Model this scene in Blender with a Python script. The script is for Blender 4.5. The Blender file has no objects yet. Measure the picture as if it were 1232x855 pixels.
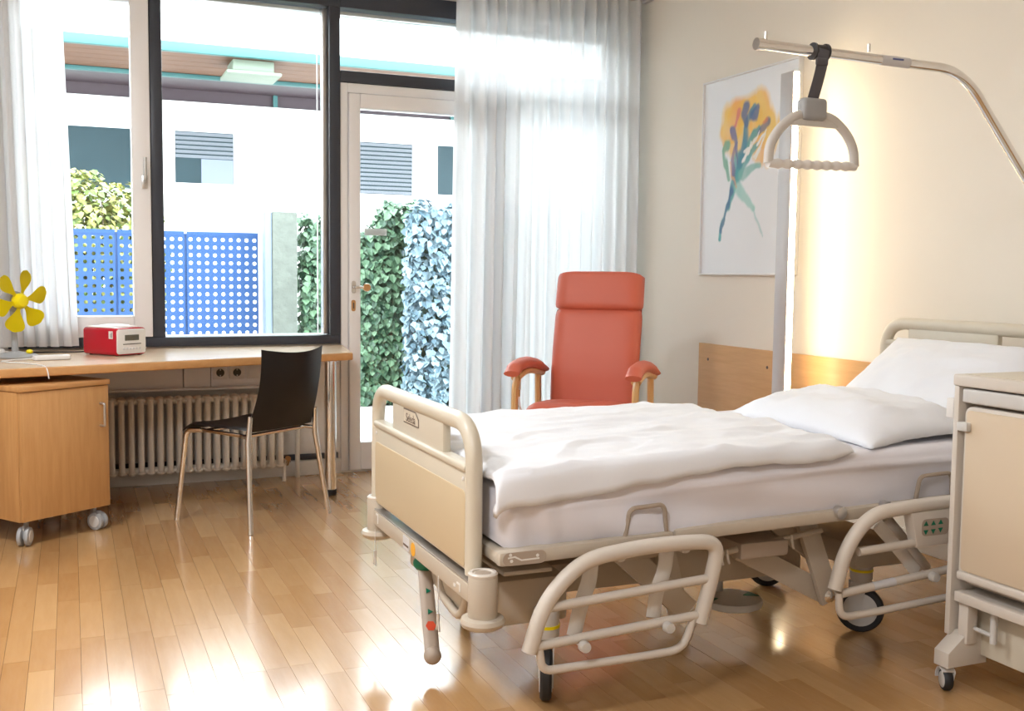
import bpy, bmesh, math, random
from mathutils import Vector, Matrix, noise
random.seed(7)
S = bpy.context.scene
COL = S.collection
PI = math.pi
def rad(d): return d * PI / 180

# ------------------------------------------------------------------ camera
def make_camera():
    yaw, pit, rol = rad(22.78), rad(4.434), rad(-.606)
    f = Vector((math.sin(yaw) * math.cos(pit), math.cos(yaw) * math.cos(pit), -math.sin(pit)))
    r = Vector((math.cos(yaw), -math.sin(yaw), 0))
    d = f.cross(r)
    r2 = math.cos(rol) * r + math.sin(rol) * d
    d2 = -math.sin(rol) * r + math.cos(rol) * d
    cd = bpy.data.cameras.new('camera'); co = bpy.data.objects.new('camera', cd)
    COL.objects.link(co)
    m = Matrix((r2, -d2, -f)).transposed().to_4x4()
    m.translation = (0, 0, 1.17)
    co.matrix_world = m
    cd.sensor_fit = 'HORIZONTAL'; cd.sensor_width = 36
    cd.lens = 36 * 1266.42 / 1232
    cd.clip_start = .05; cd.clip_end = 200
    S.camera = co
make_camera()

# ------------------------------------------------------------------ world, exposure
W = bpy.data.worlds.new('sky'); S.world = W; W.use_nodes = True
bg = W.node_tree.nodes['Background']
bg.inputs[0].default_value = (.90, .96, 1, 1); bg.inputs[1].default_value = 5.0
vs = S.view_settings
vs.view_transform = 'Standard'; vs.look = 'None'; vs.exposure = 1.3; vs.gamma = 1; vs.use_curve_mapping = False
CEILING_FILL = 36.0      # emission of the added, unseen ceiling fill lamps
BED_LAMP = 17.0          # emission of the light column

# ------------------------------------------------------------------ materials
MATS = {}
def mat(name, col, rough=.5, metal=0., spec=.5, bump=0., bscale=60., var=0., vscale=3., emit=None, estr=0., sheen=0., trans=0., coat=0.):
    if name in MATS: return MATS[name]
    m = bpy.data.materials.new(name); m.use_nodes = True; MATS[name] = m
    nt = m.node_tree; b = nt.nodes['Principled BSDF']
    b.inputs['Base Color'].default_value = (*col, 1)
    b.inputs['Roughness'].default_value = rough
    b.inputs['Metallic'].default_value = metal
    b.inputs['Specular IOR Level'].default_value = spec
    if sheen: b.inputs['Sheen Weight'].default_value = sheen
    if coat: b.inputs['Coat Weight'].default_value = coat; b.inputs['Coat Roughness'].default_value = .08
    if emit: b.inputs['Emission Color'].default_value = (*emit, 1); b.inputs['Emission Strength'].default_value = estr
    if bump or var:
        tc = nt.nodes.new('ShaderNodeTexCoord')
        n = nt.nodes.new('ShaderNodeTexNoise'); n.inputs['Detail'].default_value = 4
        nt.links.new(tc.outputs['Object'], n.inputs['Vector'])
    if bump:
        n.inputs['Scale'].default_value = bscale
        bp = nt.nodes.new('ShaderNodeBump'); bp.inputs['Strength'].default_value = bump; bp.inputs['Distance'].default_value = .01
        nt.links.new(n.outputs['Fac'], bp.inputs['Height']); nt.links.new(bp.outputs['Normal'], b.inputs['Normal'])
    if var:
        n2 = nt.nodes.new('ShaderNodeTexNoise'); n2.inputs['Scale'].default_value = vscale
        nt.links.new(tc.outputs['Object'], n2.inputs['Vector'])
        mx = nt.nodes.new('ShaderNodeMix'); mx.data_type = 'RGBA'
        mx.inputs['A'].default_value = (*[c * (1 - var) for c in col], 1)
        mx.inputs['B'].default_value = (*[min(1, c * (1 + var)) for c in col], 1)
        nt.links.new(n2.outputs['Fac'], mx.inputs['Factor']); nt.links.new(mx.outputs['Result'], b.inputs['Base Color'])
    return m

def wood(name, c1, c2, scale=(1, 12, 12), rough=.35, tone=False, spec=.5, coat=0.):
    m = bpy.data.materials.new(name); m.use_nodes = True; MATS[name] = m
    nt = m.node_tree; L = nt.links; b = nt.nodes['Principled BSDF']
    b.inputs['Roughness'].default_value = rough; b.inputs['Specular IOR Level'].default_value = spec
    if coat: b.inputs['Coat Weight'].default_value = coat; b.inputs['Coat Roughness'].default_value = .12
    tc = nt.nodes.new('ShaderNodeTexCoord'); mp = nt.nodes.new('ShaderNodeMapping'); mp.inputs['Scale'].default_value = scale
    L.new(tc.outputs['Object'], mp.inputs['Vector'])
    n = nt.nodes.new('ShaderNodeTexNoise'); n.inputs['Scale'].default_value = 3; n.inputs['Detail'].default_value = 6; n.inputs['Roughness'].default_value = .65
    L.new(mp.outputs['Vector'], n.inputs['Vector'])
    fac = n.outputs['Fac']
    if tone:
        at = nt.nodes.new('ShaderNodeAttribute'); at.attribute_name = 'tone'
        ad = nt.nodes.new('ShaderNodeMath'); ad.operation = 'MULTIPLY_ADD'
        L.new(n.outputs['Fac'], ad.inputs[0]); ad.inputs[1].default_value = .45; L.new(at.outputs['Fac'], ad.inputs[2])
        # shift the grain of every plank
        av = nt.nodes.new('ShaderNodeVectorMath'); av.operation = 'ADD'
        L.new(mp.outputs['Vector'], av.inputs[0]); sc = nt.nodes.new('ShaderNodeVectorMath'); sc.operation = 'SCALE'
        cb = nt.nodes.new('ShaderNodeCombineXYZ'); L.new(at.outputs['Fac'], cb.inputs[0]); L.new(at.outputs['Fac'], cb.inputs[2])
        L.new(cb.outputs[0], sc.inputs[0]); sc.inputs['Scale'].default_value = 300; L.new(sc.outputs[0], av.inputs[1]); L.new(av.outputs[0], n.inputs['Vector'])
        fac = ad.outputs[0]
    cr = nt.nodes.new('ShaderNodeValToRGB')
    cr.color_ramp.elements[0].position = .2; cr.color_ramp.elements[0].color = (*c1, 1)
    cr.color_ramp.elements[1].position = .85; cr.color_ramp.elements[1].color = (*c2, 1)
    L.new(fac, cr.inputs['Fac']); L.new(cr.outputs['Color'], b.inputs['Base Color'])
    return m

def glass_mat():
    m = bpy.data.materials.new('window_glass'); m.use_nodes = True; MATS['glass'] = m
    nt = m.node_tree; nt.nodes.clear(); L = nt.links
    o = nt.nodes.new('ShaderNodeOutputMaterial'); t = nt.nodes.new('ShaderNodeBsdfTransparent'); g = nt.nodes.new('ShaderNodeBsdfGlossy')
    t.inputs[0].default_value = (.95, .98, .98, 1); g.inputs['Roughness'].default_value = .0
    f = nt.nodes.new('ShaderNodeFresnel'); f.inputs[0].default_value = 1.35
    x = nt.nodes.new('ShaderNodeMixShader')
    L.new(f.outputs[0], x.inputs[0]); L.new(t.outputs[0], x.inputs[1]); L.new(g.outputs[0], x.inputs[2]); L.new(x.outputs[0], o.inputs[0])
    return m
def sheer_mat():
    m = bpy.data.materials.new('sheer_cloth'); m.use_nodes = True; MATS['sheer'] = m
    nt = m.node_tree; nt.nodes.clear(); L = nt.links
    o = nt.nodes.new('ShaderNodeOutputMaterial')
    t = nt.nodes.new('ShaderNodeBsdfTransparent'); t.inputs[0].default_value = (.98, .98, .98, 1)
    d = nt.nodes.new('ShaderNodeBsdfDiffuse'); d.inputs[0].default_value = (.88, .87, .86, 1)
    tl = nt.nodes.new('ShaderNodeBsdfTranslucent'); tl.inputs[0].default_value = (.88, .89, .91, 1)
    a = nt.nodes.new('ShaderNodeMixShader'); a.inputs[0].default_value = .52
    L.new(d.outputs[0], a.inputs[1]); L.new(tl.outputs[0], a.inputs[2])
    # woven grain: fine vertical threads change how open the cloth is
    tc = nt.nodes.new('ShaderNodeTexCoord'); mp = nt.nodes.new('ShaderNodeMapping'); mp.inputs['Scale'].default_value = (60, 60, .6)
    L.new(tc.outputs['Object'], mp.inputs['Vector']); n = nt.nodes.new('ShaderNodeTexNoise'); n.inputs['Scale'].default_value = 1; L.new(mp.outputs[0], n.inputs['Vector'])
    mr = nt.nodes.new('ShaderNodeMapRange'); mr.inputs['To Min'].default_value = .0; mr.inputs['To Max'].default_value = .08
    L.new(n.outputs['Fac'], mr.inputs['Value'])
    x = nt.nodes.new('ShaderNodeMixShader'); L.new(mr.outputs[0], x.inputs[0])
    L.new(a.outputs[0], x.inputs[1]); L.new(t.outputs[0], x.inputs[2]); L.new(x.outputs[0], o.inputs[0])
    return m
def leaf_mat(name, c1, c2, rough=.45):
    m = bpy.data.materials.new(name); m.use_nodes = True; MATS[name] = m
    nt = m.node_tree; L = nt.links; b = nt.nodes['Principled BSDF']; b.inputs['Roughness'].default_value = rough
    g = nt.nodes.new('ShaderNodeNewGeometry'); cr = nt.nodes.new('ShaderNodeValToRGB')
    cr.color_ramp.elements[0].color = (*c1, 1); cr.color_ramp.elements[1].color = (*c2, 1)
    L.new(g.outputs['Random Per Island'], cr.inputs[0]); L.new(cr.outputs[0], b.inputs['Base Color'])
    return m
def emis(name, col, s):
    m = bpy.data.materials.new(name); m.use_nodes = True; MATS[name] = m
    b = m.node_tree.nodes['Principled BSDF']; b.inputs['Base Color'].default_value = (.9, .9, .9, 1)
    b.inputs['Emission Color'].default_value = (*col, 1); b.inputs['Emission Strength'].default_value = s
    return m

GLASS = glass_mat(); SHEER = sheer_mat()
CREAM = mat('cream_wall_paint', (.86, .81, .72), .7, bump=.04, bscale=180)
WHITEW = mat('white_wall_paint', (.80, .77, .72), .65, bump=.04, bscale=160)
CEILM = mat('ceiling_paint', (.85, .83, .79), .8, bump=.03, bscale=120)
WFRAME = mat('white_window_lacquer', (.88, .87, .87), .35, var=.02)
DFRAME = mat('anthracite_lacquer', (.040, .046, .062), .35, bump=.02, bscale=200)
ALU = mat('brushed_aluminium', (.62, .61, .60), .3, .9, bump=.02, bscale=250)
CHROME = mat('chrome', (.85, .84, .83), .16, 1., var=.03, vscale=20)
STEEL = mat('stainless_steel', (.84, .83, .82), .12, 1., bump=.01, bscale=300)
BEIGE = mat('beige_plastic', (.64, .58, .47), .35, bump=.02, bscale=300, var=.03, vscale=5)
BEIGE2 = mat('beige_powder_coat', (.54, .47, .38), .4, bump=.03, bscale=350, var=.03, vscale=6)
BEIGE3 = mat('light_beige_tube', (.66, .60, .53), .35, var=.03, vscale=8)
DBEIGE = mat('taupe_plastic', (.42, .34, .27), .45, var=.04, vscale=8)
TAN = mat('tan_laminate', (.60, .48, .31), .4, bump=.02, bscale=250, var=.03, vscale=4)
BLACKP = mat('black_polypropylene', (.03, .025, .024), .32, bump=.03, bscale=500)
RUBBER = mat('black_rubber', (.02, .02, .022), .55, bump=.03, bscale=200)
LGREY = mat('light_grey_plastic', (.62, .60, .57), .4, var=.02, vscale=9)
GREYP = mat('grey_plastic', (.36, .37, .38), .4, var=.03, vscale=9)
DGREY = mat('dark_grey_webbing', (.10, .10, .115), .6, bump=.15, bscale=700)
WPLAST = mat('white_plastic', (.80, .78, .76), .35, var=.02, vscale=9)
RADM = mat('cream_radiator_enamel', (.84, .79, .70), .35, var=.03, vscale=7)
GREEN = mat('green_plastic', (.0, .17, .09), .4, var=.05, vscale=20)
REDP = mat('red_gloss_plastic', (.50, .006, .022), .2, var=.04, vscale=8)
REDS = mat('red_print', (.70, .08, .03), .5, var=.03)
YEL = mat('yellow_plastic', (.88, .72, .0), .35, var=.03, vscale=10)
ORNG = mat('orange_print', (.85, .42, .03), .5, var=.03)
LCD = mat('lcd_grey', (.09, .085, .065), .25, var=.05, vscale=20)
INK = mat('brown_print', (.12, .08, .06), .5, var=.05, vscale=30)
WINK = mat('white_print', (.82, .80, .76), .5, var=.03, vscale=30)
SILVER = mat('silver_print', (.66, .66, .68), .4, var=.03, vscale=30)
LINEN = mat('white_linen', (.83, .85, .90), .75, bump=.06, bscale=900, sheen=.2)
SHEET = mat('pale_sheet', (.78, .76, .81), .75, bump=.06, bscale=900, sheen=.2)
CORAL = mat('coral_vinyl', (.62, .14, .085), .45, bump=.08, bscale=450, var=.03, vscale=6)
BEECH = wood('beech_veneer', (.50, .25, .085), (.66, .37, .15), (14, 14, 1.2), .35)
BEECHD = wood('beech_desk_edge', (.50, .24, .08), (.68, .38, .16), (1.4, 14, 14), .3)
DESKT = wood('desk_top_laminate', (.62, .44, .28), (.74, .58, .42), (1.4, 10, 10), .25)
PANELW = wood('panel_beech', (.58, .31, .11), (.72, .43, .18), (8, 1.2, 14), .4)
ARMW = wood('arm_beech', (.66, .38, .15), (.78, .50, .24), (6, 6, 1.5), .35)
FLOORW = wood('oiled_beech_parquet', (.44, .225, .08), (.62, .38, .17), (12, 1.6, 12), .25, tone=True, spec=.5, coat=.8)
SUBF = mat('dark_joint', (.16, .09, .04), .8, var=.1)
SOFFIT = wood('soffit_boards', (.10, .036, .012), (.16, .066, .026), (1.2, 20, 20), .6)
TEAL = mat('teal_lacquer', (.035, .13, .13), .5, var=.03)
DARKB = mat('dark_brown_cladding', (.055, .035, .045), .5, var=.05)
EXTW = mat('white_render', (.82, .82, .80), .9, bump=.1, bscale=40)
EXTG = mat('pale_paving', (.5, .49, .48), .9, bump=.1, bscale=30, var=.08, vscale=2)
BLUEF = mat('blue_perforated_steel', (.0115, .050, .155), .45, var=.05, vscale=2)
CONCR = mat('exposed_concrete', (.105, .115, .10), .95, bump=1., bscale=28, var=.3, vscale=16)
EXTWIN = mat('far_window_glass', (.022, .045, .055), .35, spec=.15, var=.2, vscale=2)
LOUV = mat('far_louvre', (.15, .165, .19), .5, var=.04)
BOXG = mat('far_green_box', (.17, .21, .16), .5, var=.05)
IVY1 = leaf_mat('ivy_leaves', (.012, .045, .025), (.11, .20, .11))
IVY2 = leaf_mat('sky_lit_ivy_leaves', (.055, .105, .14), (.21, .29, .33), .4)  # bluish reflected sky light is put into this leaf colour
BUSHM = leaf_mat('yellow_green_leaves', (.06, .12, .02), (.36, .33, .09))
TWIG = mat('brown_twig', (.10, .07, .045), .8, var=.1)

# ------------------------------------------------------------------ mesh helpers
def box(bm, x0, x1, y0, y1, z0, z1, bev=0., seg=2):
    t = bmesh.new(); bmesh.ops.create_cube(t, size=1)
    for v in t.verts: v.co = Vector(((x0 + x1) / 2 + v.co.x * (x1 - x0), (y0 + y1) / 2 + v.co.y * (y1 - y0), (z0 + z1) / 2 + v.co.z * (z1 - z0)))
    if bev: bmesh.ops.bevel(t, geom=t.edges[:], offset=bev, segments=seg, affect='EDGES', profile=.5)
    merge(bm, t)
def merge(bm, t, M=None):
    if M is not None: bmesh.ops.transform(t, matrix=M, verts=t.verts)
    me = bpy.data.meshes.new('tmp'); t.to_mesh(me); t.free(); bm.from_mesh(me); bpy.data.meshes.remove(me)
def fillet(pts, r, n=6, closed=False):
    P = [Vector(p) for p in pts]; out = []; N = len(P)
    for i, p in enumerate(P):
        if not closed and i in (0, N - 1): out.append(p); continue
        a = P[i - 1] - p; b = P[(i + 1) % N] - p
        rr = min(r, a.length * .49, b.length * .49)
        q0 = p + a.normalized() * rr; q1 = p + b.normalized() * rr
        for k in range(n + 1):
            t = k / n; out.append(q0 * (1 - t) ** 2 + p * 2 * t * (1 - t) + q1 * t * t)
    return out
def tube(bm, pts, r, seg=10, closed=False, r2=None, up=None):
    P = [Vector(p) for p in pts]; N = len(P); rings = []
    prev = None
    for i, p in enumerate(P):
        if closed: d = (P[(i + 1) % N] - P[i - 1])
        else: d = (P[min(i + 1, N - 1)] - P[max(i - 1, 0)])
        if d.length < 1e-9: d = Vector((0, 0, 1))
        d.normalize()
        if up is not None: u = Vector(up) - d * d.dot(Vector(up))
        elif prev is None:
            u = Vector((0, 0, 1)) if abs(d.z) < .9 else Vector((1, 0, 0)); u = u - d * d.dot(u)
        else: u = prev - d * d.dot(prev)
        u.normalize(); prev = u; w = d.cross(u)
        rr = r[i] if isinstance(r, (list, tuple)) else r
        rw = rr if r2 is None else r2
        rings.append([bm.verts.new(p + u * math.cos(2 * PI * k / seg) * rr + w * math.sin(2 * PI * k / seg) * rw) for k in range(seg)])
    M = N if closed else N - 1
    for i in range(M):
        A, B = rings[i], rings[(i + 1) % N]
        for k in range(seg): bm.faces.new((A[k], A[(k + 1) % seg], B[(k + 1) % seg], B[k]))
    if not closed:
        bm.faces.new(list(reversed(rings[0]))); bm.faces.new(rings[-1])
def cyl(bm, a, b, r, seg=16, r1=None):
    tube(bm, [a, b], [r, r if r1 is None else r1], seg)
def lathe(bm, prof, c=(0, 0, 0), axis='Z', seg=24, M=None):
    t = bmesh.new(); rings = []
    for rr, h in prof:
        rings.append([t.verts.new((rr * math.cos(2 * PI * k / seg), rr * math.sin(2 * PI * k / seg), h)) for k in range(seg)])
    for A, B in zip(rings, rings[1:]):
        for k in range(seg): t.faces.new((A[k], A[(k + 1) % seg], B[(k + 1) % seg], B[k]))
    if prof[0][0] > 1e-5: t.faces.new(list(reversed(rings[0])))
    if prof[-1][0] > 1e-5: t.faces.new(rings[-1])
    bmesh.ops.remove_doubles(t, verts=t.verts, dist=1e-6)
    R = Matrix.Identity(4)
    if axis == 'X': R = Matrix.Rotation(PI / 2, 4, 'Y')
    if axis == 'Y': R = Matrix.Rotation(-PI / 2, 4, 'X')
    MM = Matrix.Translation(c) @ R
    if M is not None: MM = M @ MM
    merge(bm, t, MM)
def prism(bm, poly, axis, a, b, bev=0., seg=2):
    """extrude a 2-D polygon along an axis; poly coords are the two other axes in xyz order"""
    t = bmesh.new()
    def P(u, v, h): return {'X': (h, u, v), 'Y': (u, h, v), 'Z': (u, v, h)}[axis]
    A = [t.verts.new(P(u, v, a)) for u, v in poly]; B = [t.verts.new(P(u, v, b)) for u, v in poly]; n = len(poly)
    f0 = t.faces.new(A); f1 = t.faces.new(list(reversed(B)))
    for i in range(n): t.faces.new((A[i], B[i], B[(i + 1) % n], A[(i + 1) % n]))
    bmesh.ops.recalc_face_normals(t, faces=t.faces[:])
    if bev:
        es = [e for e in t.edges if (f0 in e.link_faces) or (f1 in e.link_faces)]
        bmesh.ops.bevel(t, geom=es, offset=bev, segments=seg, affect='EDGES', profile=.5)
    merge(bm, t)
def rrect(u0, u1, v0, v1, r, n=6, corners='abcd'):
    """rounded rectangle polygon; corners a=lower-left b=lower-right c=upper-right d=upper-left"""
    out = []
    for key, cu, cv, s in (('a', u0, v0, 180), ('b', u1, v0, 270), ('c', u1, v1, 0), ('d', u0, v1, 90)):
        if key in corners:
            ox = cu + (r if cu == u0 else -r); oy = cv + (r if cv == v0 else -r)
            for k in range(n + 1): a = rad(s + 90 * k / n); out.append((ox + r * math.cos(a), oy + r * math.sin(a)))
        else: out.append((cu, cv))
    return out
def grid(bm, nu, nv, fn, cu=False):
    V = [[bm.verts.new(fn(i / (nu - (0 if cu else 1)), j / (nv - 1))) for j in range(nv)] for i in range(nu)]
    for i in range(nu if cu else nu - 1):
        for j in range(nv - 1): bm.faces.new((V[i][j], V[(i + 1) % nu][j], V[(i + 1) % nu][j + 1], V[i][j + 1]))
    return V
def sphere(bm, c, r, sx=1, sy=1, sz=1, u=16, v=10):
    t = bmesh.new(); bmesh.ops.create_uvsphere(t, u_segments=u, v_segments=v, radius=r)
    merge(bm, t, Matrix.Translation(c) @ Matrix.Diagonal((sx, sy, sz, 1)))

def link(name, me, m, parent, kind=None):
    o = bpy.data.objects.new(name, me); COL.objects.link(o)
    if m is not None: me.materials.append(m)
    if parent is not None: o.parent = parent
    if kind: o['kind'] = kind
    return o
def obj(name, bm, m, parent=None, off=None, smooth=40, kind=None, label=None, recalc=True):
    """link the bmesh as one object; off is subtracted from the vertices"""
    if recalc: bmesh.ops.recalc_face_normals(bm, faces=bm.faces[:])
    if off is not None: bmesh.ops.translate(bm, verts=bm.verts, vec=-Vector(off))
    me = bpy.data.meshes.new(name); bm.to_mesh(me); bm.free()
    if smooth:
        for p in me.polygons: p.use_smooth = True
        if smooth < 180: me.set_sharp_from_angle(angle=rad(smooth))
    o = link(name, me, m, parent, kind)
    if label: o['label'] = label
    return o
def tag(o, label, cat, group=None, kind=None):
    o['label'] = label; o['category'] = cat
    if group: o['group'] = group
    if kind: o['kind'] = kind
    return o
def thing(name, label, cat, loc=(0, 0, 0), rz=0., group=None, kind=None):
    o = bpy.data.objects.new(name, None); COL.objects.link(o); o.empty_display_size = .1
    o.location = loc; o.rotation_euler = (0, 0, rz)
    return tag(o, label, cat, group, kind)
def struct(name, bm, m, parent=None, label=None, smooth=0, **k):
    o = obj(name, bm, m, parent, smooth=smooth, **k)
    if parent is None: o['kind'] = 'structure'
    if label: o['label'] = label
    return o
class Part:
    """with Part(name, mat, parent) as bm: ... -> one mesh part"""
    def __init__(s, name, m, parent=None, off=None, smooth=40, **k): s.a = (name, m, parent, off, smooth, k)
    def __enter__(s): s.bm = bmesh.new(); return s.bm
    def __exit__(s, *e):
        if e[0]: return False
        n, m, p, off, sm, k = s.a
        s.o = obj(n, s.bm, m, p, off, sm, **k)
def part(name, m, parent, fn, off=None, smooth=40, **k):
    bm = bmesh.new(); fn(bm); return obj(name, bm, m, parent, off, smooth, **k)
def text_mesh(name, s, size, m, parent, M):
    cu = bpy.data.curves.new('t', 'FONT'); cu.body = s; cu.size = size; cu.align_x = 'CENTER'; cu.align_y = 'CENTER'; cu.extrude = .0004
    o = bpy.data.objects.new('t', cu); COL.objects.link(o)
    dg = bpy.context.evaluated_depsgraph_get(); me = bpy.data.meshes.new_from_object(o.evaluated_get(dg))
    bpy.data.objects.remove(o); bpy.data.curves.remove(cu)
    me.transform(M); me.name = name; me.materials.clear()
    return link(name, me, m, parent)

XR, YW, ZC = 3.345, 6.0, 2.92      # right wall, window wall, ceiling
XL, YB = -1.35, -2.2               # left wall, rear wall (behind the camera)

# ================================================================== ROOM SHELL
floor = struct('floor', (lambda b: (box(b, XL - .2, XR + .2, YB - .2, YW + .02, -.12, -.006), b)[1])(bmesh.new()), SUBF, label='honey-coloured oiled beech strip parquet floor')
def planks():
    w = .0715; out = []; rng = random.Random(3)
    x = XL
    while x < XR:
        y = YB - rng.random() * .5
        while y < YW:
            l = rng.choice((.36, .42, .48, .54)) + rng.random() * .04
            out.append((x, min(x + w, XR), max(y, YB), min(y + l, YW))); y += l
        x += w
    # projected size in the photograph decides which ones become parts
    cam = S.camera.matrix_world.inverted()
    def px(p):
        c = cam @ Vector(p)
        if c.z > -.3: return None
        return (616 + 1266.4 * c.x / -c.z, 427.5 - 1266.4 * c.y / -c.z)
    score = []
    for i, (a, b, c, d) in enumerate(out):
        q = [px(p) for p in ((a, c, 0), (b, c, 0), (b, d, 0), (a, d, 0))]
        s = 0
        if all(q):
            ins = sum(1 for u in q if 0 <= u[0] <= 1232 and 0 <= u[1] <= 855)
            ar = abs(sum(q[k][0] * q[(k + 1) % 4][1] - q[(k + 1) % 4][0] * q[k][1] for k in range(4))) / 2
            s = ar * ins / 4
        score.append((s, i))
    top = set(i for s, i in sorted(score, reverse=True)[:300] if s > 0)
    rest = bmesh.new(); tl = rest.verts.layers.float.new('tone')
    for i, (a, b, c, d) in enumerate(out):
        if d - c < .02 or b - a < .005: continue
        tone = .06 + rng.random() * .48; h = rng.uniform(-.0002, .0002); g = .0002; e = .0003
        V = [(a + g, c + g, -.006), (b - g, c + g, -.006), (b - g, d - g, -.006), (a + g, d - g, -.006),
             (a + g, c + g, h - .0014), (b - g, c + g, h - .0014), (b - g, d - g, h - .0014), (a + g, d - g, h - .0014),
             (a + g + e, c + g + e, h), (b - g - e, c + g + e, h), (b - g - e, d - g - e, h), (a + g + e, d - g - e, h)]
        Fc = [(0, 1, 5, 4), (1, 2, 6, 5), (2, 3, 7, 6), (3, 0, 4, 7), (4, 5, 9, 8), (5, 6, 10, 9), (6, 7, 11, 10), (7, 4, 8, 11), (8, 9, 10, 11)]
        if i in top:
            me = bpy.data.meshes.new('plank'); me.from_pydata(V, [], Fc)
            at = me.attributes.new('tone', 'FLOAT', 'POINT')
            for q in range(12): at.data[q].value = tone
            link('plank', me, FLOORW, floor)
        else:
            vv = []
            for p in V: q = rest.verts.new(p); q[tl] = tone; vv.append(q)
            for f in Fc: rest.faces.new([vv[k] for k in f])
    me = bpy.data.meshes.new('far_planks'); rest.to_mesh(me); rest.free()
    link('far_planks', me, FLOORW, floor, 'stuff')
planks()

struct('ceiling', (lambda b: (box(b, XL - .2, XR + .2, YB - .2, YW + .2, ZC, ZC + .15), b)[1])(bmesh.new()), CEILM, label='white painted ceiling')
struct('wall_right', (lambda b: (box(b, XR, XR + .2, YB - .2, YW + .2, -.1, ZC), b)[1])(bmesh.new()), CREAM, label='cream painted wall behind the bed head')
struct('wall_left', (lambda b: (box(b, XL - .2, XL, YB - .2, YW + .2, -.1, ZC), b)[1])(bmesh.new()), WHITEW, label='white painted side wall')
struct('wall_rear', (lambda b: (box(b, XL, XR, YB - .2, YB, -.1, ZC), b)[1])(bmesh.new()), WHITEW, label='white painted wall behind the viewer')
# window wall: parapet, pier and lintel around the glazing (x -0.30 .. 3.22)
GX0, GX1 = -.30, 3.22
def winwall(b):
    box(b, XL, 1.438, YW, YW + .22, -.1, .757)
    box(b, XL, GX0, YW, YW + .22, .757, ZC)
    box(b, GX0, GX1, YW, YW + .22, 2.765, ZC)
    box(b, GX1, XR, YW, YW + .22, -.1, ZC)
    box(b, 1.438, GX1, YW, YW + .22, -.1, .012)
struct('wall_window', (lambda b: (winwall(b), b)[1])(bmesh.new()), WHITEW, label='white parapet and reveals around the garden glazing')
bb = struct('baseboard_window', (lambda b: (box(b, XL, 1.44, YW - .014, YW, 0, .085, .003), b)[1])(bmesh.new()), WHITEW, label='pale baseboard under the radiator')
part('cable_strip', DFRAME, bb, lambda b: box(b, XL, 1.42, YW - .02, YW, .092, .125, .003))
struct('baseboard_right', (lambda b: (box(b, XR - .014, XR, YB, YW, 0, .085, .003), b)[1])(bmesh.new()), WHITEW, label='pale baseboard along the cream wall')

# ------------------------------------------------------------------ glazing
win = thing('window_1', 'anthracite framed garden window with a white opening sash', 'window', (.66, YW, .757), kind='structure')
O = win.location
def dframe(b):
    box(b, GX0, 1.438, YW - .02, YW + .08, .757, .808, .004)          # sill member
    box(b, .41, .474, YW - .02, YW + .08, .808, 2.66, .004)           # mullion
    box(b, 1.375, 1.438, YW - .02, YW + .10, .808, 2.66, .004)        # jamb beside the door
    box(b, GX0, 1.438, YW - .02, YW + .08, 2.66, 2.765, .004)         # head
part('frame', DFRAME, win, dframe, O)
part('lit_jamb_side', ALU, win, lambda b: box(b, 1.347, 1.374, YW + .03, YW + .09, .812, 2.655, .003), O, label='pale strip imitating light on the inner side of the jamb')  # bright metal stands in for light on the dark jamb's inner side
part('pane', GLASS, win, lambda b: box(b, .474, 1.375, YW + .045, YW + .051, .808, 2.66), O)
sash = part('sash', WFRAME, win, lambda b: (box(b, .314, .408, YW - .045, YW + .05, .812, 2.66, .006), box(b, GX0, -.21, YW - .045, YW + .05, .812, 2.66, .006),
            box(b, -.21, .314, YW - .045, YW + .05, .812, .925, .006), box(b, -.21, .314, YW - .045, YW + .05, 2.57, 2.66, .006)), O, label='white opening sash')
part('sash_pane', GLASS, sash, lambda b: box(b, -.21, .314, YW + .005, YW + .011, .925, 2.57), O)
def shandle(b):
    box(b, .362, .392, YW - .056, YW - .045, 1.60, 1.67, .003)
    tube(b, fillet([(.377, YW - .056, 1.64), (.377, YW - .10, 1.64), (.377, YW - .10, 1.76)], .015), .009, 10)
part('handle', ALU, sash, shandle, O)
part('blind_box', ALU, win, lambda b: box(b, -.1, 1.37, YW + .085, YW + .17, 2.64, 2.74, .01), O, label='aluminium blind box outside the head of the glazing')
for gx in (1.335,):
    part('blind_guide_wire', WPLAST, win, lambda b: cyl(b, (gx, YW + .12, .80), (gx, YW + .12, 2.66), .003, 6), O)
part('outer_sill', ALU, win, lambda b: box(b, GX0, 1.44, YW + .08, YW + .34, .775, .80, .004), O)

door = thing('door_1', 'white framed glazed terrace door with lever handle', 'door', (1.92, YW, 0), kind='structure')
O = door.location
part('frame', WFRAME, door, lambda b: (box(b, 1.44, 1.484, YW - .01, YW + .08, .012, 2.245, .004), box(b, 1.484, 2.40, YW - .01, YW + .08, 2.19, 2.245, .004), box(b, 2.36, 2.40, YW - .01, YW + .08, .012, 2.19, .004)), O)
leaf = part('leaf', WFRAME, door, lambda b: (box(b, 1.487, 1.552, YW - .03, YW + .05, .016, 2.187, .006), box(b, 2.27, 2.357, YW - .03, YW + .05, .016, 2.187, .006),
            box(b, 1.552, 2.27, YW - .03, YW + .05, .016, .178, .006), box(b, 1.552, 2.27, YW - .03, YW + .05, 2.105, 2.187, .006)), O)
part('pane', GLASS, leaf, lambda b: box(b, 1.552, 2.27, YW + .005, YW + .011, .178, 2.105), O)
part('glass_notice', WPLAST, leaf, lambda b: box(b, 1.585, 1.72, YW + .0115, YW + .0125, 1.385, 1.425), O, label='small pale notice stuck on the pane')
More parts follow.
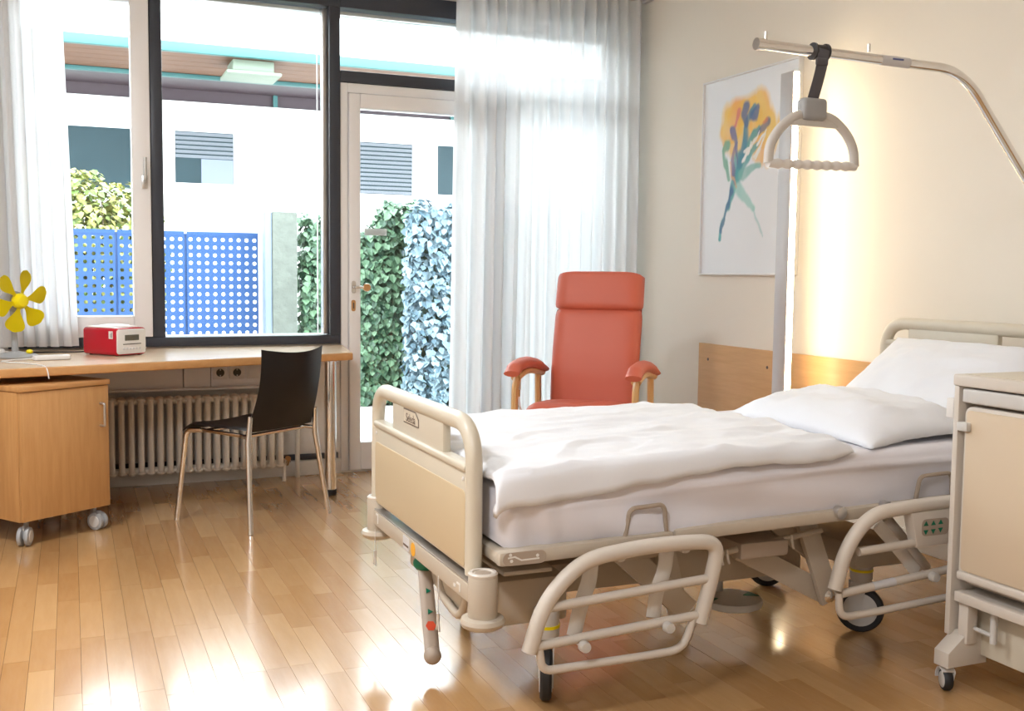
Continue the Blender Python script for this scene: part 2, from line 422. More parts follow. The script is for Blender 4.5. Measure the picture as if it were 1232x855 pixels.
hd = part('handle', STEEL, leaf, lambda b: (prism(b, rrect(1.497, 1.521, 1.05, 1.12, .011), 'Y', YW - .04, YW - .03),
          tube(b, fillet([(1.509, YW - .04, 1.085), (1.509, YW - .085, 1.085), (1.56, YW - .085, 1.083)], .012), .008, 10)), O)
part('knob_cap', BEECH, hd, lambda b: lathe(b, [(0, -.012), (.02, -.01), (.024, 0), (.02, .012), (0, .014)], (1.575, YW - .085, 1.083), 'Y', 20), O, label='round copper-coloured knob')
part('lock_plate', BEECH, leaf, lambda b: prism(b, rrect(1.497, 1.521, .945, 1.01, .011), 'Y', YW - .036, YW - .03), O, label='brass lock escutcheon')
part('keyhole', INK, leaf, lambda b: prism(b, rrect(1.505, 1.513, .96, .995, .003), 'Y', YW - .0375, YW - .036), O)

w2 = thing('window_2', 'transom light and side glazing above and beside the terrace door', 'window', (2.33, YW, 0), kind='structure')
O = w2.location
def tr(b):
    box(b, 1.44, GX1, YW - .02, YW + .08, 2.248, 2.312, .004)
    box(b, 1.44, GX1, YW - .02, YW + .08, 2.66, 2.765, .004)
    box(b, 3.17, GX1, YW - .02, YW + .08, .012, 2.66, .004)
    box(b, 2.402, 2.45, YW - .02, YW + .08, .012, 2.248, .004)
    box(b, 2.45, 3.17, YW - .02, YW + .08, .012, .08, .004)
part('frame', DFRAME, w2, tr, O)
part('transom_pane', GLASS, w2, lambda b: box(b, 1.44, 3.17, YW + .04, YW + .046, 2.312, 2.66), O)
part('side_pane', GLASS, w2, lambda b: box(b, 2.45, 3.17, YW + .04, YW + .046, .08, 2.248), O)
part('blind_box', ALU, w2, lambda b: box(b, 1.44, 3.17, YW + .085, YW + .17, 2.64, 2.74, .01), O)

# ------------------------------------------------------------------ curtains
def curtain(name, label, x0, x1, z0, z1, y, pleats, seed, lean0=0., lean1=0., amp=.045):
    rng = random.Random(seed); ph = [rng.uniform(.75, 1.3) for _ in range(pleats)]; tot = sum(ph)
    cum = [0]
    for p in ph: cum.append(cum[-1] + p / tot)
    am = [rng.uniform(.65, 1.25) for _ in range(pleats + 1)]
    nx, nz = pleats * 14 + 1, 16
    def fn(u, v):
        k = 0
        while k < pleats - 1 and u > cum[k + 1]: k += 1
        t = (u - cum[k]) / (cum[k + 1] - cum[k])
        a = (am[k] * (1 - t) + am[k + 1] * t) * amp * (.72 + .28 * (1 - v))
        w = math.cos(2 * PI * t)
        w = math.copysign(abs(w) ** .8, w)
        z = z0 + (z1 - z0) * v
        xx = x0 + (x1 - x0) * u + (lean0 * (1 - u) + lean1 * u) * (1 - v) + .012 * math.sin(2 * PI * t * 2 + k) * (1 - v)
        return (xx, y + a * w + .012 * noise.noise((u * 6, v * 2.2, seed)), z)
    bm = bmesh.new(); grid(bm, nx, nz, fn)
    o = obj(name, bm, SHEER, None, (0, 0, 0), 180)
    return tag(o, label, 'curtain')
curtain('sheer_curtain', 'long white sheer curtain hanging behind the coral armchair', 2.085, 3.29, .03, 2.845, 5.80, 15, 2, -.035, .0)
curtain('sheer_curtain', 'white sheer curtain hanging behind the yellow desk fan', -1.05, -.02, .775, 2.845, 5.86, 16, 5, 0., .05, .028)
rail = thing('curtain_rail', 'white curtain rail under the ceiling along the window wall', 'curtain rail', (1.0, 5.82, 2.86))
part('track', WPLAST, rail, lambda b: box(b, XL + .02, XR - .01, 5.79, 5.85, 2.862, 2.919, .004), rail.location)
part('end_cap', WPLAST, rail, lambda b: box(b, XR - .03, XR - .002, 5.76, 5.87, 2.85, 2.915, .005), rail.location)

# ------------------------------------------------------------------ fill lamps added on the ceiling out of view to brighten the room
CL = emis('fill_lamp_diffuser', (.93, .96, 1), CEILING_FILL)
for k, (x, y, lab) in enumerate(((-.7, .6, 'added round fill lamp on the ceiling near the left wall behind the viewer'), (-.7, 3.3, 'added round fill lamp on the ceiling near the left wall in front of the desk'))):
    t = thing('ceiling_fill_lamp', lab, 'lamp', (x, y, ZC), group='added ceiling fill lamps')
    part('housing', WPLAST, t, lambda b: lathe(b, [(.27, -.06), (.28, -.05), (.28, 0)], (0, 0, 0)))
    part('diffuser', CL, t, lambda b: lathe(b, [(0, -.085), (.12, -.082), (.22, -.072), (.262, -.06), (0, -.058)], (0, 0, 0), seg=32))

# ------------------------------------------------------------------ right wall things
pl = thing('wall_panel', 'beech veneer protective panel on the wall behind the bed', 'wall panel', (XR, 3.6, .27))
part('panel', PANELW, pl, lambda b: (box(b, XR - .02, XR - .001, 1.9, 3.52, .27, .788, .002), box(b, XR - .02, XR - .001, 3.524, 5.148, .27, .788, .002)), pl.location)
for y in (4.5, 5.05, 3.6):
    part('screw', INK, pl, lambda b: lathe(b, [(0, -.003), (.008, -.002), (.009, 0)], (XR - .0195, y, .70), 'X', 12), pl.location)

lamp = thing('light_column', 'tall grey aluminium light column glowing warm towards the bed', 'lamp', (3.182, 4.185, 0))
part('column', mat('light_column_grey', (.55, .53, .53), .4, .3, var=.02), lamp, lambda b: box(b, 3.16, 3.192, 4.139, 4.238, .012, 2.138, .004), lamp.location)
part('light_strip', emis('light_strip_glow', (1, .79, .50), BED_LAMP), lamp, lambda b: box(b, 3.163, 3.189, 4.129, 4.139, .60, 2.132, .002), lamp.location, label='glowing warm white strip')
part('base', ALU, lamp, lambda b: box(b, 3.12, 3.26, 4.09, 4.29, 0, .012, .003), lamp.location)
part('bracket', ALU, lamp, lambda b: (box(b, 3.192, 3.324, 4.17, 4.21, .40, .44, .003),), lamp.location)

def picture():
    y0, y1, z0, z1 = 4.30, 5.155, 1.176, 2.25
    t = thing('framed_picture', 'white framed watercolour of a yellow bouquet with teal stems', 'picture', (XR, (y0 + y1) / 2, z0))
    O = t.location
    part('backing_board', WPLAST, t, lambda b: box(b, XR - .018, XR - .001, y0 + .004, y1 - .004, z0 + .004, z1 - .004), O)
    f = .010
    part('frame', mat('white_picture_frame', (.85, .85, .85), .3, var=.01), t, lambda b: (box(b, XR - .03, XR - .001, y0, y0 + f, z0, z1, .002), box(b, XR - .03, XR - .001, y1 - f, y1, z0, z1, .002),
          box(b, XR - .03, XR - .001, y0 + f, y1 - f, z0, z0 + f, .002), box(b, XR - .03, XR - .001, y0 + f, y1 - f, z1 - f, z1, .002)), O)
    # the print: colours painted on a fine grid, u to the right as seen, v up (0..1)
    nu, nv = 150, 190
    rng = random.Random(4)
    strokes = []   # (points, r0, r1, colour, strength)
    teal, dblue, green, purple, ochre = (.05, .36, .38), (.04, .11, .30), (.10, .40, .26), (.16, .10, .26), (.80, .30, .05)
    def st(p, r0, r1, c, s=.95): strokes.append((p, r0 * 1.35, r1 * 1.45, c, s))
    st([(.215, .18), (.27, .30), (.33, .40), (.38, .50), (.40, .58)], .008, .030, teal)
    st([(.235, .22), (.30, .36), (.37, .50), (.46, .60)], .010, .014, dblue, .8)
    st([(.38, .45), (.46, .40), (.58, .32)], .035, .012, (.25, .62, .55), .75)
    st([(.58, .32), (.64, .24), (.68, .18)], .006, .003, (.35, .6, .6), .6)
    st([(.36, .46), (.34, .58), (.37, .66)], .014, .008, purple, .8)
    st([(.30, .48), (.26, .56), (.24, .63), (.28, .66)], .012, .022, green, .85)
    st([(.40, .50), (.50, .58), (.60, .64)], .03, .012, teal, .9)
    st([(.42, .55), (.52, .66), (.62, .72)], .022, .012, teal, .9)
    st([(.42, .56), (.47, .68), (.52, .78), (.56, .82)], .024, .016, (.05, .25, .36), .95)
    st([(.50, .74), (.45, .80), (.47, .83)], .018, .028, dblue, .9)
    st([(.56, .78), (.60, .82)], .026, .012, dblue, .9)
    st([(.40, .56), (.36, .68), (.33, .74)], .005, .018, (.10, .12, .30), .9)
    st([(.36, .76), (.39, .82)], .010, .014, (.75, .12, .16), .7)
    st([(.62, .70), (.70, .74)], .012, .02, dblue, .85)
    st([(.66, .745), (.69, .755)], .008, .01, (.8, .2, .08), .8)
    st([(.45, .50), (.55, .52), (.63, .53)], .024, .01, (.18, .5, .45), .8)
    st([(.38, .44), (.33, .50), (.32, .57)], .008, .006, (.75, .45, .2), .7)
    for _ in range(9):
        a = rng.uniform(.42, .62); st([(a, .56 + rng.random() * .1), (a + .08, .62 + rng.random() * .1)], .007, .004, (.93, .93, .90), .9)
    blobs = [(.46, .80, .22, .10, 1), (.34, .76, .14, .12, .95), (.62, .78, .16, .13, .95), (.70, .70, .13, .12, .9), (.66, .62, .09, .10, .8), (.40, .68, .12, .10, .8), (.52, .70, .14, .10, .85), (.27, .70, .05, .10, .8)]
    def colour(u, v):
        c = Vector((.86, .89, .93))
        nx = noise.noise((u * 6, v * 6, 1)) * .05; nz = noise.noise((u * 6, v * 6, 9)) * .05
        fine = noise.noise((u * 26, v * 10, 3)) * .05
        w = 0
        for bu, bv, ru, rv, s in blobs:
            d = math.hypot((u + nx + fine - bu) / ru, (v + nz - bv) / rv)
            w = max(w, s * max(0, min(1, (1.12 - d) / .35)))
        k = .5 + .5 * noise.noise((u * 7, v * 5, 20)); k2 = .5 + .5 * noise.noise((u * 16, v * 6, 33))
        y = Vector((.95, .58, .02)).lerp(Vector((.93, .34, .03)), max(0, k * 1.5 - .6)).lerp(Vector((.96, .78, .35)), max(0, k2 * 1.4 - .75))
        c = c.lerp(y, w * .95)
        for P, r0, r1, cc, s in strokes:
            best = 9; rr = r0; n = len(P) - 1
            for i in range(n):
                a = Vector(P[i]); b = Vector(P[i + 1]); p = Vector((u + nx * .35 + fine * .4, v + nz * .35)); d = b - a
                t_ = max(0, min(1, (p - a).dot(d) / d.length_squared)); e = a + d * t_ - p; e.y *= 1.2
                r_ = r0 + (r1 - r0) * (i + t_) / n
                if e.length / r_ < best: best = e.length / r_
            if best < 1.3: c = c.lerp(Vector(cc), s * max(0, min(1, (1.3 - best) / .5)) * (.75 + .4 * k2 if s < 1 else 1))
        return c
    me = bpy.data.meshes.new('print'); V = []; Fc = []; cols = []
    for i in range(nu):
        for j in range(nv):
            u, v = i / (nu - 1), j / (nv - 1)
            V.append((XR - .0185 - O.x, y1 - f - (y1 - y0 - 2 * f) * u - O.y, z0 + f + (z1 - z0 - 2 * f) * v - O.z)); cols.append(colour(u, v))
    for i in range(nu - 1):
        for j in range(nv - 1): a = i * nv + j; Fc.append((a, a + nv, a + nv + 1, a + 1))
    me.from_pydata(V, [], Fc); ca = me.color_attributes.new('paint', 'FLOAT_COLOR', 'POINT')
    for k, c in enumerate(cols): ca.data[k].color = (*[max(0, min(1, q)) for q in c], 1)
    m = bpy.data.materials.new('watercolour_print'); m.use_nodes = True
    at = m.node_tree.nodes.new('ShaderNodeAttribute'); at.attribute_name = 'paint'
    b = m.node_tree.nodes['Principled BSDF']; m.node_tree.links.new(at.outputs['Color'], b.inputs['Base Color'])
    b.inputs['Roughness'].default_value = .5; b.inputs['Coat Weight'].default_value = .6; b.inputs['Coat Roughness'].default_value = .02
    link('print', me, m, t)
picture()

# ================================================================== OUTSIDE
struct('ground', (lambda b: (box(b, -14, 20, YW + .22, 40, -.25, -.06), b)[1])(bmesh.new()), EXTG, label='pale paved terrace and yard outside')

def leaves(name, m, parent, n, place, size, seed, off):
    """n small folded leaves; place(rng) -> (point, outward normal)"""
    rng = random.Random(seed); V = []; Fc = []
    for _ in range(n):
        p, nrm = place(rng); nrm = Vector(nrm)
        nrm = (nrm + Vector((rng.uniform(-.8, .8), rng.uniform(-.8, .8), rng.uniform(-.3, .9)))).normalized()
        down = Vector((rng.uniform(-.5, .5), rng.uniform(-.3, .3), -1)); down = (down - nrm * down.dot(nrm)).normalized()
        sd = nrm.cross(down); s = size * rng.uniform(.6, 1.2); p = Vector(p) - Vector(off); k = len(V)
        V += [p - down * s * .45, p + sd * s * .5 - down * s * .15 + nrm * s * .1, p + sd * s * .32 + down * s * .25 + nrm * s * .06, p + down * s * .62, p - sd * s * .32 + down * s * .25 + nrm * s * .06, p - sd * s * .5 - down * s * .15 + nrm * s * .1]
        Fc += [(k, k + 1, k + 2, k + 3), (k, k + 3, k + 4, k + 5)]
    me = bpy.data.meshes.new(name); me.from_pydata([tuple(v) for v in V], [], Fc)
    return link(name, me, m, parent, 'stuff')

def ivy(label, x0, x1, y, ztop, n, m, seed, group):
    t = thing('ivy_hedge', label, 'hedge', ((x0 + x1) / 2, y + .12, -.06), group=group)
    O = t.location
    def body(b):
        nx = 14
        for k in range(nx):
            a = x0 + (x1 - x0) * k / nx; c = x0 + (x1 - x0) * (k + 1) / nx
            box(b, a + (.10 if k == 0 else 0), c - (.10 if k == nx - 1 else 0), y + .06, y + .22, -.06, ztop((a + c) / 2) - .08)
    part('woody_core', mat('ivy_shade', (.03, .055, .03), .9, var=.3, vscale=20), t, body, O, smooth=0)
    def place(r):
        x = r.uniform(x0, x1); zt = ztop(x)
        z = -.05 + (zt + .05) * r.random()
        if r.random() < .12: return (x, y + r.uniform(0, .25), zt + r.uniform(-.06, .05)), (0, -.4, .8)
        return (x, y + r.uniform(-.05, .06) + .05 * noise.noise((x * 4, z * 4, seed)), z), (0, -1, .25)
    place0 = place
    def place(r):
        if r.random() < .09: z = r.uniform(-.04, ztop(x0) - .03); return (x0 + r.uniform(-.02, .06), y + r.uniform(.0, .24), z), (-1, -.3, .2)
        return place0(r)
    leaves('leaves', m, t, n, place, .068, seed, O)
def zt1(x):
    if x < 2.2: return 1.62 - .12 * max(0, (x - 1.95)) + .03 * math.sin(x * 30)
    if x < 2.55: return 1.50 + .03 * math.sin(x * 25)
    return 1.50 + .26 * min(1, (x - 2.55) / .12) + .03 * math.sin(x * 28)
ivy('dark green ivy hedge on the terrace left of the pale ivy', 1.93, 3.06, 9.40, zt1, 4600, IVY1, 11, None)
ivy('ivy hedge with the bluish sky reflection in its leaf colour at the right of the terrace door view', 2.80, 5.0, 8.95, lambda x: 1.73 + .04 * math.sin(x * 22), 7500, IVY2, 12, None)

# concrete gate post
gp = thing('gate_post', 'rough concrete gate post with steel edge between fence and ivy', 'post', (1.72, 9.42, -.06))
part('post', CONCR, gp, lambda b: box(b, 1.64, 1.855, 9.32, 9.54, -.06, 1.69, .012), gp.location)
part('steel_edge', mat('galvanised_edge', (.16, .20, .25), .5, .3, var=.04), gp, lambda b: box(b, 1.578, 1.638, 9.34, 9.52, -.06, 1.685, .006), gp.location)

# perforated fence: panels with real holes
fence = thing('perforated_fence', 'blue steel fence panels punched with rows of holes', 'fence', (.3, 9.6, -.06))
def fpanel(x0, cols, rows, z1, p=.0683, h=.0345):
    bm = bmesh.new(); th = .004
    def ring(cx, cz):
        q = p / 2; r = h / 2
        sq = [(-q, -q), (0, -q), (q, -q), (q, 0), (q, q), (0, q), (-q, q), (-q, 0)]
        c = .72
        ho = [(-r * c, -r * c), (0, -r), (r * c, -r * c), (r, 0), (r * c, r * c), (0, r), (-r * c, r * c), (-r, 0)]
        for yy in (9.6 - th / 2, 9.6 + th / 2):
            A = [bm.verts.new((cx + u, yy, cz + v)) for u, v in sq]; B = [bm.verts.new((cx + u, yy, cz + v)) for u, v in ho]
            for k in range(8): bm.faces.new((A[k], A[(k + 1) % 8], B[(k + 1) % 8], B[k]))
            if yy < 9.6: I0 = B
            else:
                for k in range(8): bm.faces.new((I0[k], I0[(k + 1) % 8], B[(k + 1) % 8], B[k]))
    for i in range(cols):
        for j in range(rows): ring(x0 + p * (i + .5), z1 - .035 - p * (j + .5))
    w = cols * p
    bmesh.ops.remove_doubles(bm, verts=bm.verts, dist=1e-4)
    box(bm, x0, x0 + w, 9.594, 9.606, z1 - .036, z1 - .001)
    box(bm, x0, x0 + w, 9.594, 9.606, z1 - .035 - rows * p - .05, z1 - .035 - rows * p)
    obj('panel', bm, BLUEF, fence, fence.location, 0)
for x0, c in ((-1.16, 11), (-.39, 11), (.38, 8), (.945, 9)):
    fpanel(x0, c, 20, 1.51)
for x in (-1.2, -.40, .37, .935):
    part('post', BLUEF, fence, lambda b: box(b, x - .015, x + .012, 9.61, 9.65, -.06, 1.49, .003), fence.location)

# shrub behind the fence
sh = thing('flowering_shrub', 'yellow-green flowering shrub behind the blue fence', 'shrub', (.3, 11.2, -.06))
def stems(b):
    r = random.Random(2)
    for k in range(14):
        a = (r.uniform(-.1, .15) + .3, 11.2 + r.uniform(-.1, .1), -.06); e = (.35 + r.uniform(-.9, .45), 11.2 + r.uniform(-.4, .4), r.uniform(1.2, 2.0))
        tube(b, [a, ((a[0] + e[0]) / 2 + r.uniform(-.08, .08), (a[1] + e[1]) / 2, .9), e], [.02, .012, .004], 5)
part('stems', TWIG, sh, stems, sh.location)
def bplace(r):
    while True:
        x, y, z = r.uniform(-1, 1), r.uniform(-1, 1), r.uniform(-1, 1); q = math.sqrt(x * x + y * y + z * z)
        if .45 < q < 1 + .25 * noise.noise((x * 3, y * 3, z * 3)): break
    return (.02 + x * .92, 11.2 + y * .5, 1.2 + z * .93), (x, y, z)
leaves('leaves', BUSHM, sh, 7000, bplace, .07, 21, sh.location)

# neighbouring building
bd = thing('neighbour_building', 'white rendered building with wooden canopy soffit across the yard', 'building', (3, 15, -.06))
O = bd.location
part('wall', EXTW, bd, lambda b: box(b, -12, 18, 15, 15.4, -.06, 3.44), O, smooth=0)
part('clerestory_band', DARKB, bd, lambda b: box(b, -12, 18, 15.05, 15.35, 3.44, 4.2), O, smooth=0)
for k, x in enumerate((-4.6, -2.2, 2.69, 5.3, 8.0)):
    part('clerestory_post', TEAL, bd, lambda b: box(b, x - .03, x + .03, 15.0, 15.06, 3.44, 3.75), O, smooth=0)
roof = part('canopy_roof', EXTW, bd, lambda b: box(b, -12, 18, 12.46, 15.4, 3.66, 3.72), O, smooth=0)
part('soffit_rear', DARKB, roof, lambda b: box(b, -12, 18, 13.86, 15.04, 3.605, 3.655, .004), O, smooth=0)
for j in range(5):
    y0 = 12.52 + j * .264
    part('soffit_board', SOFFIT, roof, lambda b: box(b, -12, 18, y0 + .004, y0 + .260, 3.605, 3.655, .004), O, smooth=0)
part('gutter', TEAL, roof, lambda b: box(b, -12, 18, 12.42, 12.51, 3.592, 3.70, .01), O)
part('purlin', TEAL, roof, lambda b: box(b, -12, 18, 13.84, 13.92, 3.555, 3.604, .005), O)
part('canopy_box', BOXG, roof, lambda b: (box(b, 1.70, 2.33, 12.55, 13.15, 3.43, 3.47, .015), box(b, 1.78, 2.25, 12.62, 13.08, 3.47, 3.603, .01)), O, label='pale green box under the canopy')  # pale green stepped box hung below the soffit
def bwin(x0, x1, z0, z1, mode):
    w = part('window', mat('far_window_frame', (.78, .80, .82), .5, var=.02), bd, lambda b: (box(b, x0 - .04, x0, 14.97, 15.01, z0 - .04, z1 + .04), box(b, x1, x1 + .04, 14.97, 15.01, z0 - .04, z1 + .04),
        box(b, x0, x1, 14.97, 15.01, z0 - .04, z0), box(b, x0, x1, 14.97, 15.01, z1, z1 + .04)), O, smooth=0)
    part('pane', EXTWIN, w, lambda b: box(b, x0, x1, 14.985, 14.998, z0, z1), O, smooth=0)
    if mode:
        zb = z0 + (z1 - z0) * mode; n = max(3, int((z1 - zb) / .058))
        for k in range(n):
            z = zb + (z1 - zb) * (k + .5) / n
            part('louvre', LOUV, w, lambda b: prism(b, [(14.972, z - .022), (14.982, z - .022), (14.966, z + .018), (14.956, z + .018)], 'X', x0 + .005, x1 - .005), O, smooth=0)
        if mode > .1: part('blind', mat('far_blind', (.19, .22, .28), .6, var=.03), w, lambda b: box(b, x0 + .34, x1 - .005, 14.975, 14.984, z0, zb), O, smooth=0)
bwin(-.75, .81, 2.24, 3.03, 0)
bwin(1.34, 2.11, 2.35, 3.04, .48)
bwin(3.88, 4.67, 2.30, 3.04, .001)
bwin(5.06, 5.9, 2.33, 3.05, 0)

# ================================================================== DESK SIDE
desk = thing('desk', 'long beech wall desk under the window on a steel leg', 'desk', (.2, 5.5, 0))
O = desk.location
TOPZ = .75
dp = [(XL + .005, 4.525), (1.32, 5.384), (1.362, 5.40), (1.452, 5.98), (XL + .005, 5.98)]
part('top_surface', DESKT, desk, lambda b: prism(b, [(x, y) for x, y in [(XL + .005, 4.53), (1.318, 5.389), (1.357, 5.404), (1.447, 5.978), (XL + .005, 5.978)]], 'Z', TOPZ - .003, TOPZ), O, smooth=0)
part('worktop', BEECHD, desk, lambda b: prism(b, dp, 'Z', TOPZ - .040, TOPZ - .002, .006, 3), O)
lg = part('leg', STEEL, desk, lambda b: lathe(b, [(.03, .03), (.03, TOPZ - .045), (.045, TOPZ - .043), (.045, TOPZ - .04)], (1.245, 5.415, 0), seg=24), O)
part('foot', RUBBER, lg, lambda b: lathe(b, [(.031, 0), (.033, .004), (.033, .028), (.03, .032)], (1.245, 5.415, 0), seg=24), O)
lg = part('leg', STEEL, desk, lambda b: lathe(b, [(.03, .03), (.03, TOPZ - .045), (.045, TOPZ - .043), (.045, TOPZ - .04)], (-1.2, 4.75, 0), seg=24), O)
part('foot', RUBBER, lg, lambda b: lathe(b, [(.031, 0), (.033, .004), (.033, .028), (.03, .032)], (-1.2, 4.75, 0), seg=24), O)

# cable duct with sockets on the parapet
duct = thing('cable_duct', 'cream cable duct with power sockets above the radiator', 'cable duct', (.2, YW, .53))
O = duct.location
part('body', WFRAME, duct, lambda b: (box(b, XL + .01, .555, 5.93, YW - .001, .53, .655, .004), box(b, .56, .70, 5.93, YW - .001, .53, .655, .004), box(b, .703, 1.19, 5.93, YW - .001, .53, .655, .004)), O)
part('lower_lip', WFRAME, duct, lambda b: box(b, XL + .01, 1.19, 5.90, 5.945, .522, .535, .003), O)
for x in (.752, .842, .932):
    sk = part('socket', WPLAST, duct, lambda b: prism(b, rrect(x - .040, x + .040, .576, .648, .005), 'Y', 5.922, 5.93, .002), O)
    if x < .9:
        part('recess', LCD, sk, lambda b: lathe(b, [(.0, -.0015), (.021, -.0015), (.022, 0), (.0, .001)], (x, 5.9215, .612), 'Y', 20), O, label='dark round socket well')
        for zc in (.596, .628): part('earth_clip', ALU, sk, lambda b: box(b, x - .003, x + .003, 5.9175, 5.9195, zc - .004, zc + .004), O)
    else:
        part('rocker', WPLAST, sk, lambda b: box(b, x - .026, x + .026, 5.917, 5.921, .588, .638, .002), O)

# radiator: columns
rd = thing('radiator', 'cream column radiator below the desk', 'radiator', (.62, 5.86, .05))
O = rd.location
x = -.30; n = 0
while x < 1.07:
    def col_(b):
        for yy in (5.825, 5.895):
            tube(b, fillet([(x, 5.86, .485), (x, yy, .47), (x, yy, .11), (x, 5.86, .095)], .03, 4), .0155, 10)
        sphere(b, (x, 5.86, .485), .024, 1, 1.6, .7); sphere(b, (x, 5.86, .095), .024, 1, 1.6, .7)
    part('column', RADM, rd, col_, O); x += .0486; n += 1
part('header_tube', RADM, rd, lambda b: (cyl(b, (-.31, 5.86, .475), (1.075, 5.86, .475), .018, 12), cyl(b, (-.31, 5.86, .105), (1.075, 5.86, .105), .018, 12)), O)
vl = part('valve', CHROME, rd, lambda b: (cyl(b, (1.07, 5.86, .115), (1.12, 5.86, .115), .012, 12), cyl(b, (1.10, 5.86, .10), (1.10, 5.82, .135), .016, 12), cyl(b, (1.085, 5.86, .02), (1.085, 5.86, .115), .009, 10)), O)
part('supply_pipe', RADM, rd, lambda b: (cyl(b, (1.085, 5.86, 0), (1.085, 5.86, .10), .011, 10), cyl(b, (1.178, 5.95, 0), (1.178, 5.95, .515), .014, 12)), O)
for x in (-.2, .9):
    part('wall_bracket', RADM, rd, lambda b: box(b, x - .01, x + .01, 5.87, 5.999, .46, .48), O)

# rolling cabinet under the desk
rc = thing('rolling_cabinet', 'beech rolling cabinet with one door under the desk', 'cabinet', (-.203, 4.791, 0), rad(35))
cw, cdp = .432, .47
part('body', BEECH, rc, lambda b: (box(b, 0, .019, .02, cdp, .105, .655, .0015), box(b, cw - .019, cw, .02, cdp, .105, .655, .0015), box(b, .019, cw - .019, .02, cdp, .105, .124), box(b, .019, cw - .019, cdp - .012, cdp, .124, .655)))
part('top', BEECHD, rc, lambda b: box(b, -.004, cw + .004, -.006, cdp, .657, .680, .002))
dr = part('door', BEECH, rc, lambda b: box(b, .002, cw - .002, 0, .019, .108, .654, .0015))
part('handle', ALU, dr, lambda b: tube(b, fillet([(cw - .045, 0, .475), (cw - .045, -.03, .475), (cw - .045, -.03, .575), (cw - .045, 0, .575)], .008, 4), .0055, 10))
def caster(parent, x, y, a, wr=.040, tyre=GREYP, nm='caster', z0=.105, hub=LGREY):
    M = Matrix.Translation((x, y, 0)) @ Matrix.Rotation(a, 4, 'Z')
    def wh(b):
        for s in (-1, 1):
            lathe(b, [(0, -.010), (wr * .8, -.010), (wr * .97, -.007), (wr, 0), (wr * .97, .007), (wr * .8, .010), (0, .010)], (s * .015, -.018, wr), 'X', 28, M)
    c = part(nm, tyre, parent, wh)
    def hb(b):
        for s in (-1, 1): lathe(b, [(0, -.0125), (wr * .62, -.012), (wr * .68, -.0095), (0, .0)] if s < 0 else [(0, 0), (wr * .68, .0095), (wr * .62, .012), (0, .0125)], (s * .015, -.018, wr), 'X', 24, M)
    part('hub', hub, c, hb)
    def fk(b):
        t = bmesh.new(); box(t, -.0045, .0045, -.035, .02, wr * .8, z0 - .018, .002); cyl(t, (0, 0, wr), (0, 0, z0 - .001), .010, 12); merge(b, t, M)
    part('fork', GREYP, c, fk)
for x, y, a in ((.045, .045, -.9), (cw - .05, .05, .25), (.05, cdp - .05, .6), (cw - .05, cdp - .05, 1.6)): caster(rc, x, y, a)

# black stacking chair
ch = thing('stacking_chair', 'black plastic stacking chair with chrome legs at the desk', 'chair', (.777, 5.045, 0), rad(36.5))
def seatf(b):
    def P(u, v):
        x = (u - .5) * .43; y = -.19 + v * .42
        z = .462 - .014 * math.cos(PI * (u - .5)) * (1 - v * .5) + .004 * v - .016 * (abs(u - .5) * 2) ** 8
        if v > .84: z -= 1.5 * (v - .84) ** 2
        z += .055 * (abs(u - .5) * 2) ** 6 * 0
        w = 1 - .10 * max(0, v - .75) - .03 * (1 - v)
        return (x * w, y, z + .008 * (abs(u - .5) * 2) ** 2)
    V = grid(b, 21, 25, P)
    bmesh.ops.solidify(b, geom=b.faces[:], thickness=.028)
part('seat', BLACKP, ch, seatf, smooth=60)
def backf(b):
    def P(u, v):
        wv = .435 - .03 * v - .02 * math.sin(PI * v)
        x = (u - .5) * wv; z = .445 + v * .365
        y = -.205 - .085 * v - .02 * math.sin(PI * v) - .045 * math.cos(PI * (u - .5)) * (.4 + .6 * v) + .02
        if v > .9: z -= (.022 * (1 - math.cos(PI * (u - .5)))) * 0
        z += (.020 * (abs(u - .5) * 2) ** 2 - .006) * v
        return (x, y, z)
    grid(b, 21, 21, P); bmesh.ops.solidify(b, geom=b.faces[:], thickness=.012)
part('backrest', BLACKP, ch, backf, smooth=60)
def bezel(b, s):
    tube(b, fillet([(s * .216, -.19, .455), (s * .213, -.225, .60)], .02), [.012, .010], 8)
for s in (-1, 1):
    part('leg', CHROME, ch, lambda b: tube(b, fillet([(s * .236, .245, 0), (s * .205, .205, .425), (s * .19, .12, .432)], .03), .0125, 10))
    part('leg', CHROME, ch, lambda b: tube(b, [(s * .262, -.255, 0), (s * .222, -.205, .40), (s * .214, -.212, .52)], [.0125, .0135, .011], 10))
    part('side_rail', CHROME, ch, lambda b: tube(b, fillet([(s * .221, -.20, .425), (s * .20, -.15, .428), (s * .19, .12, .432)], .03), .0095, 10))
part('cross_bar', CHROME, ch, lambda b: (cyl(b, (-.195, .11, .428), (.195, .11, .428), .009, 10), cyl(b, (-.20, -.15, .424), (.20, -.15, .424), .009, 10)))

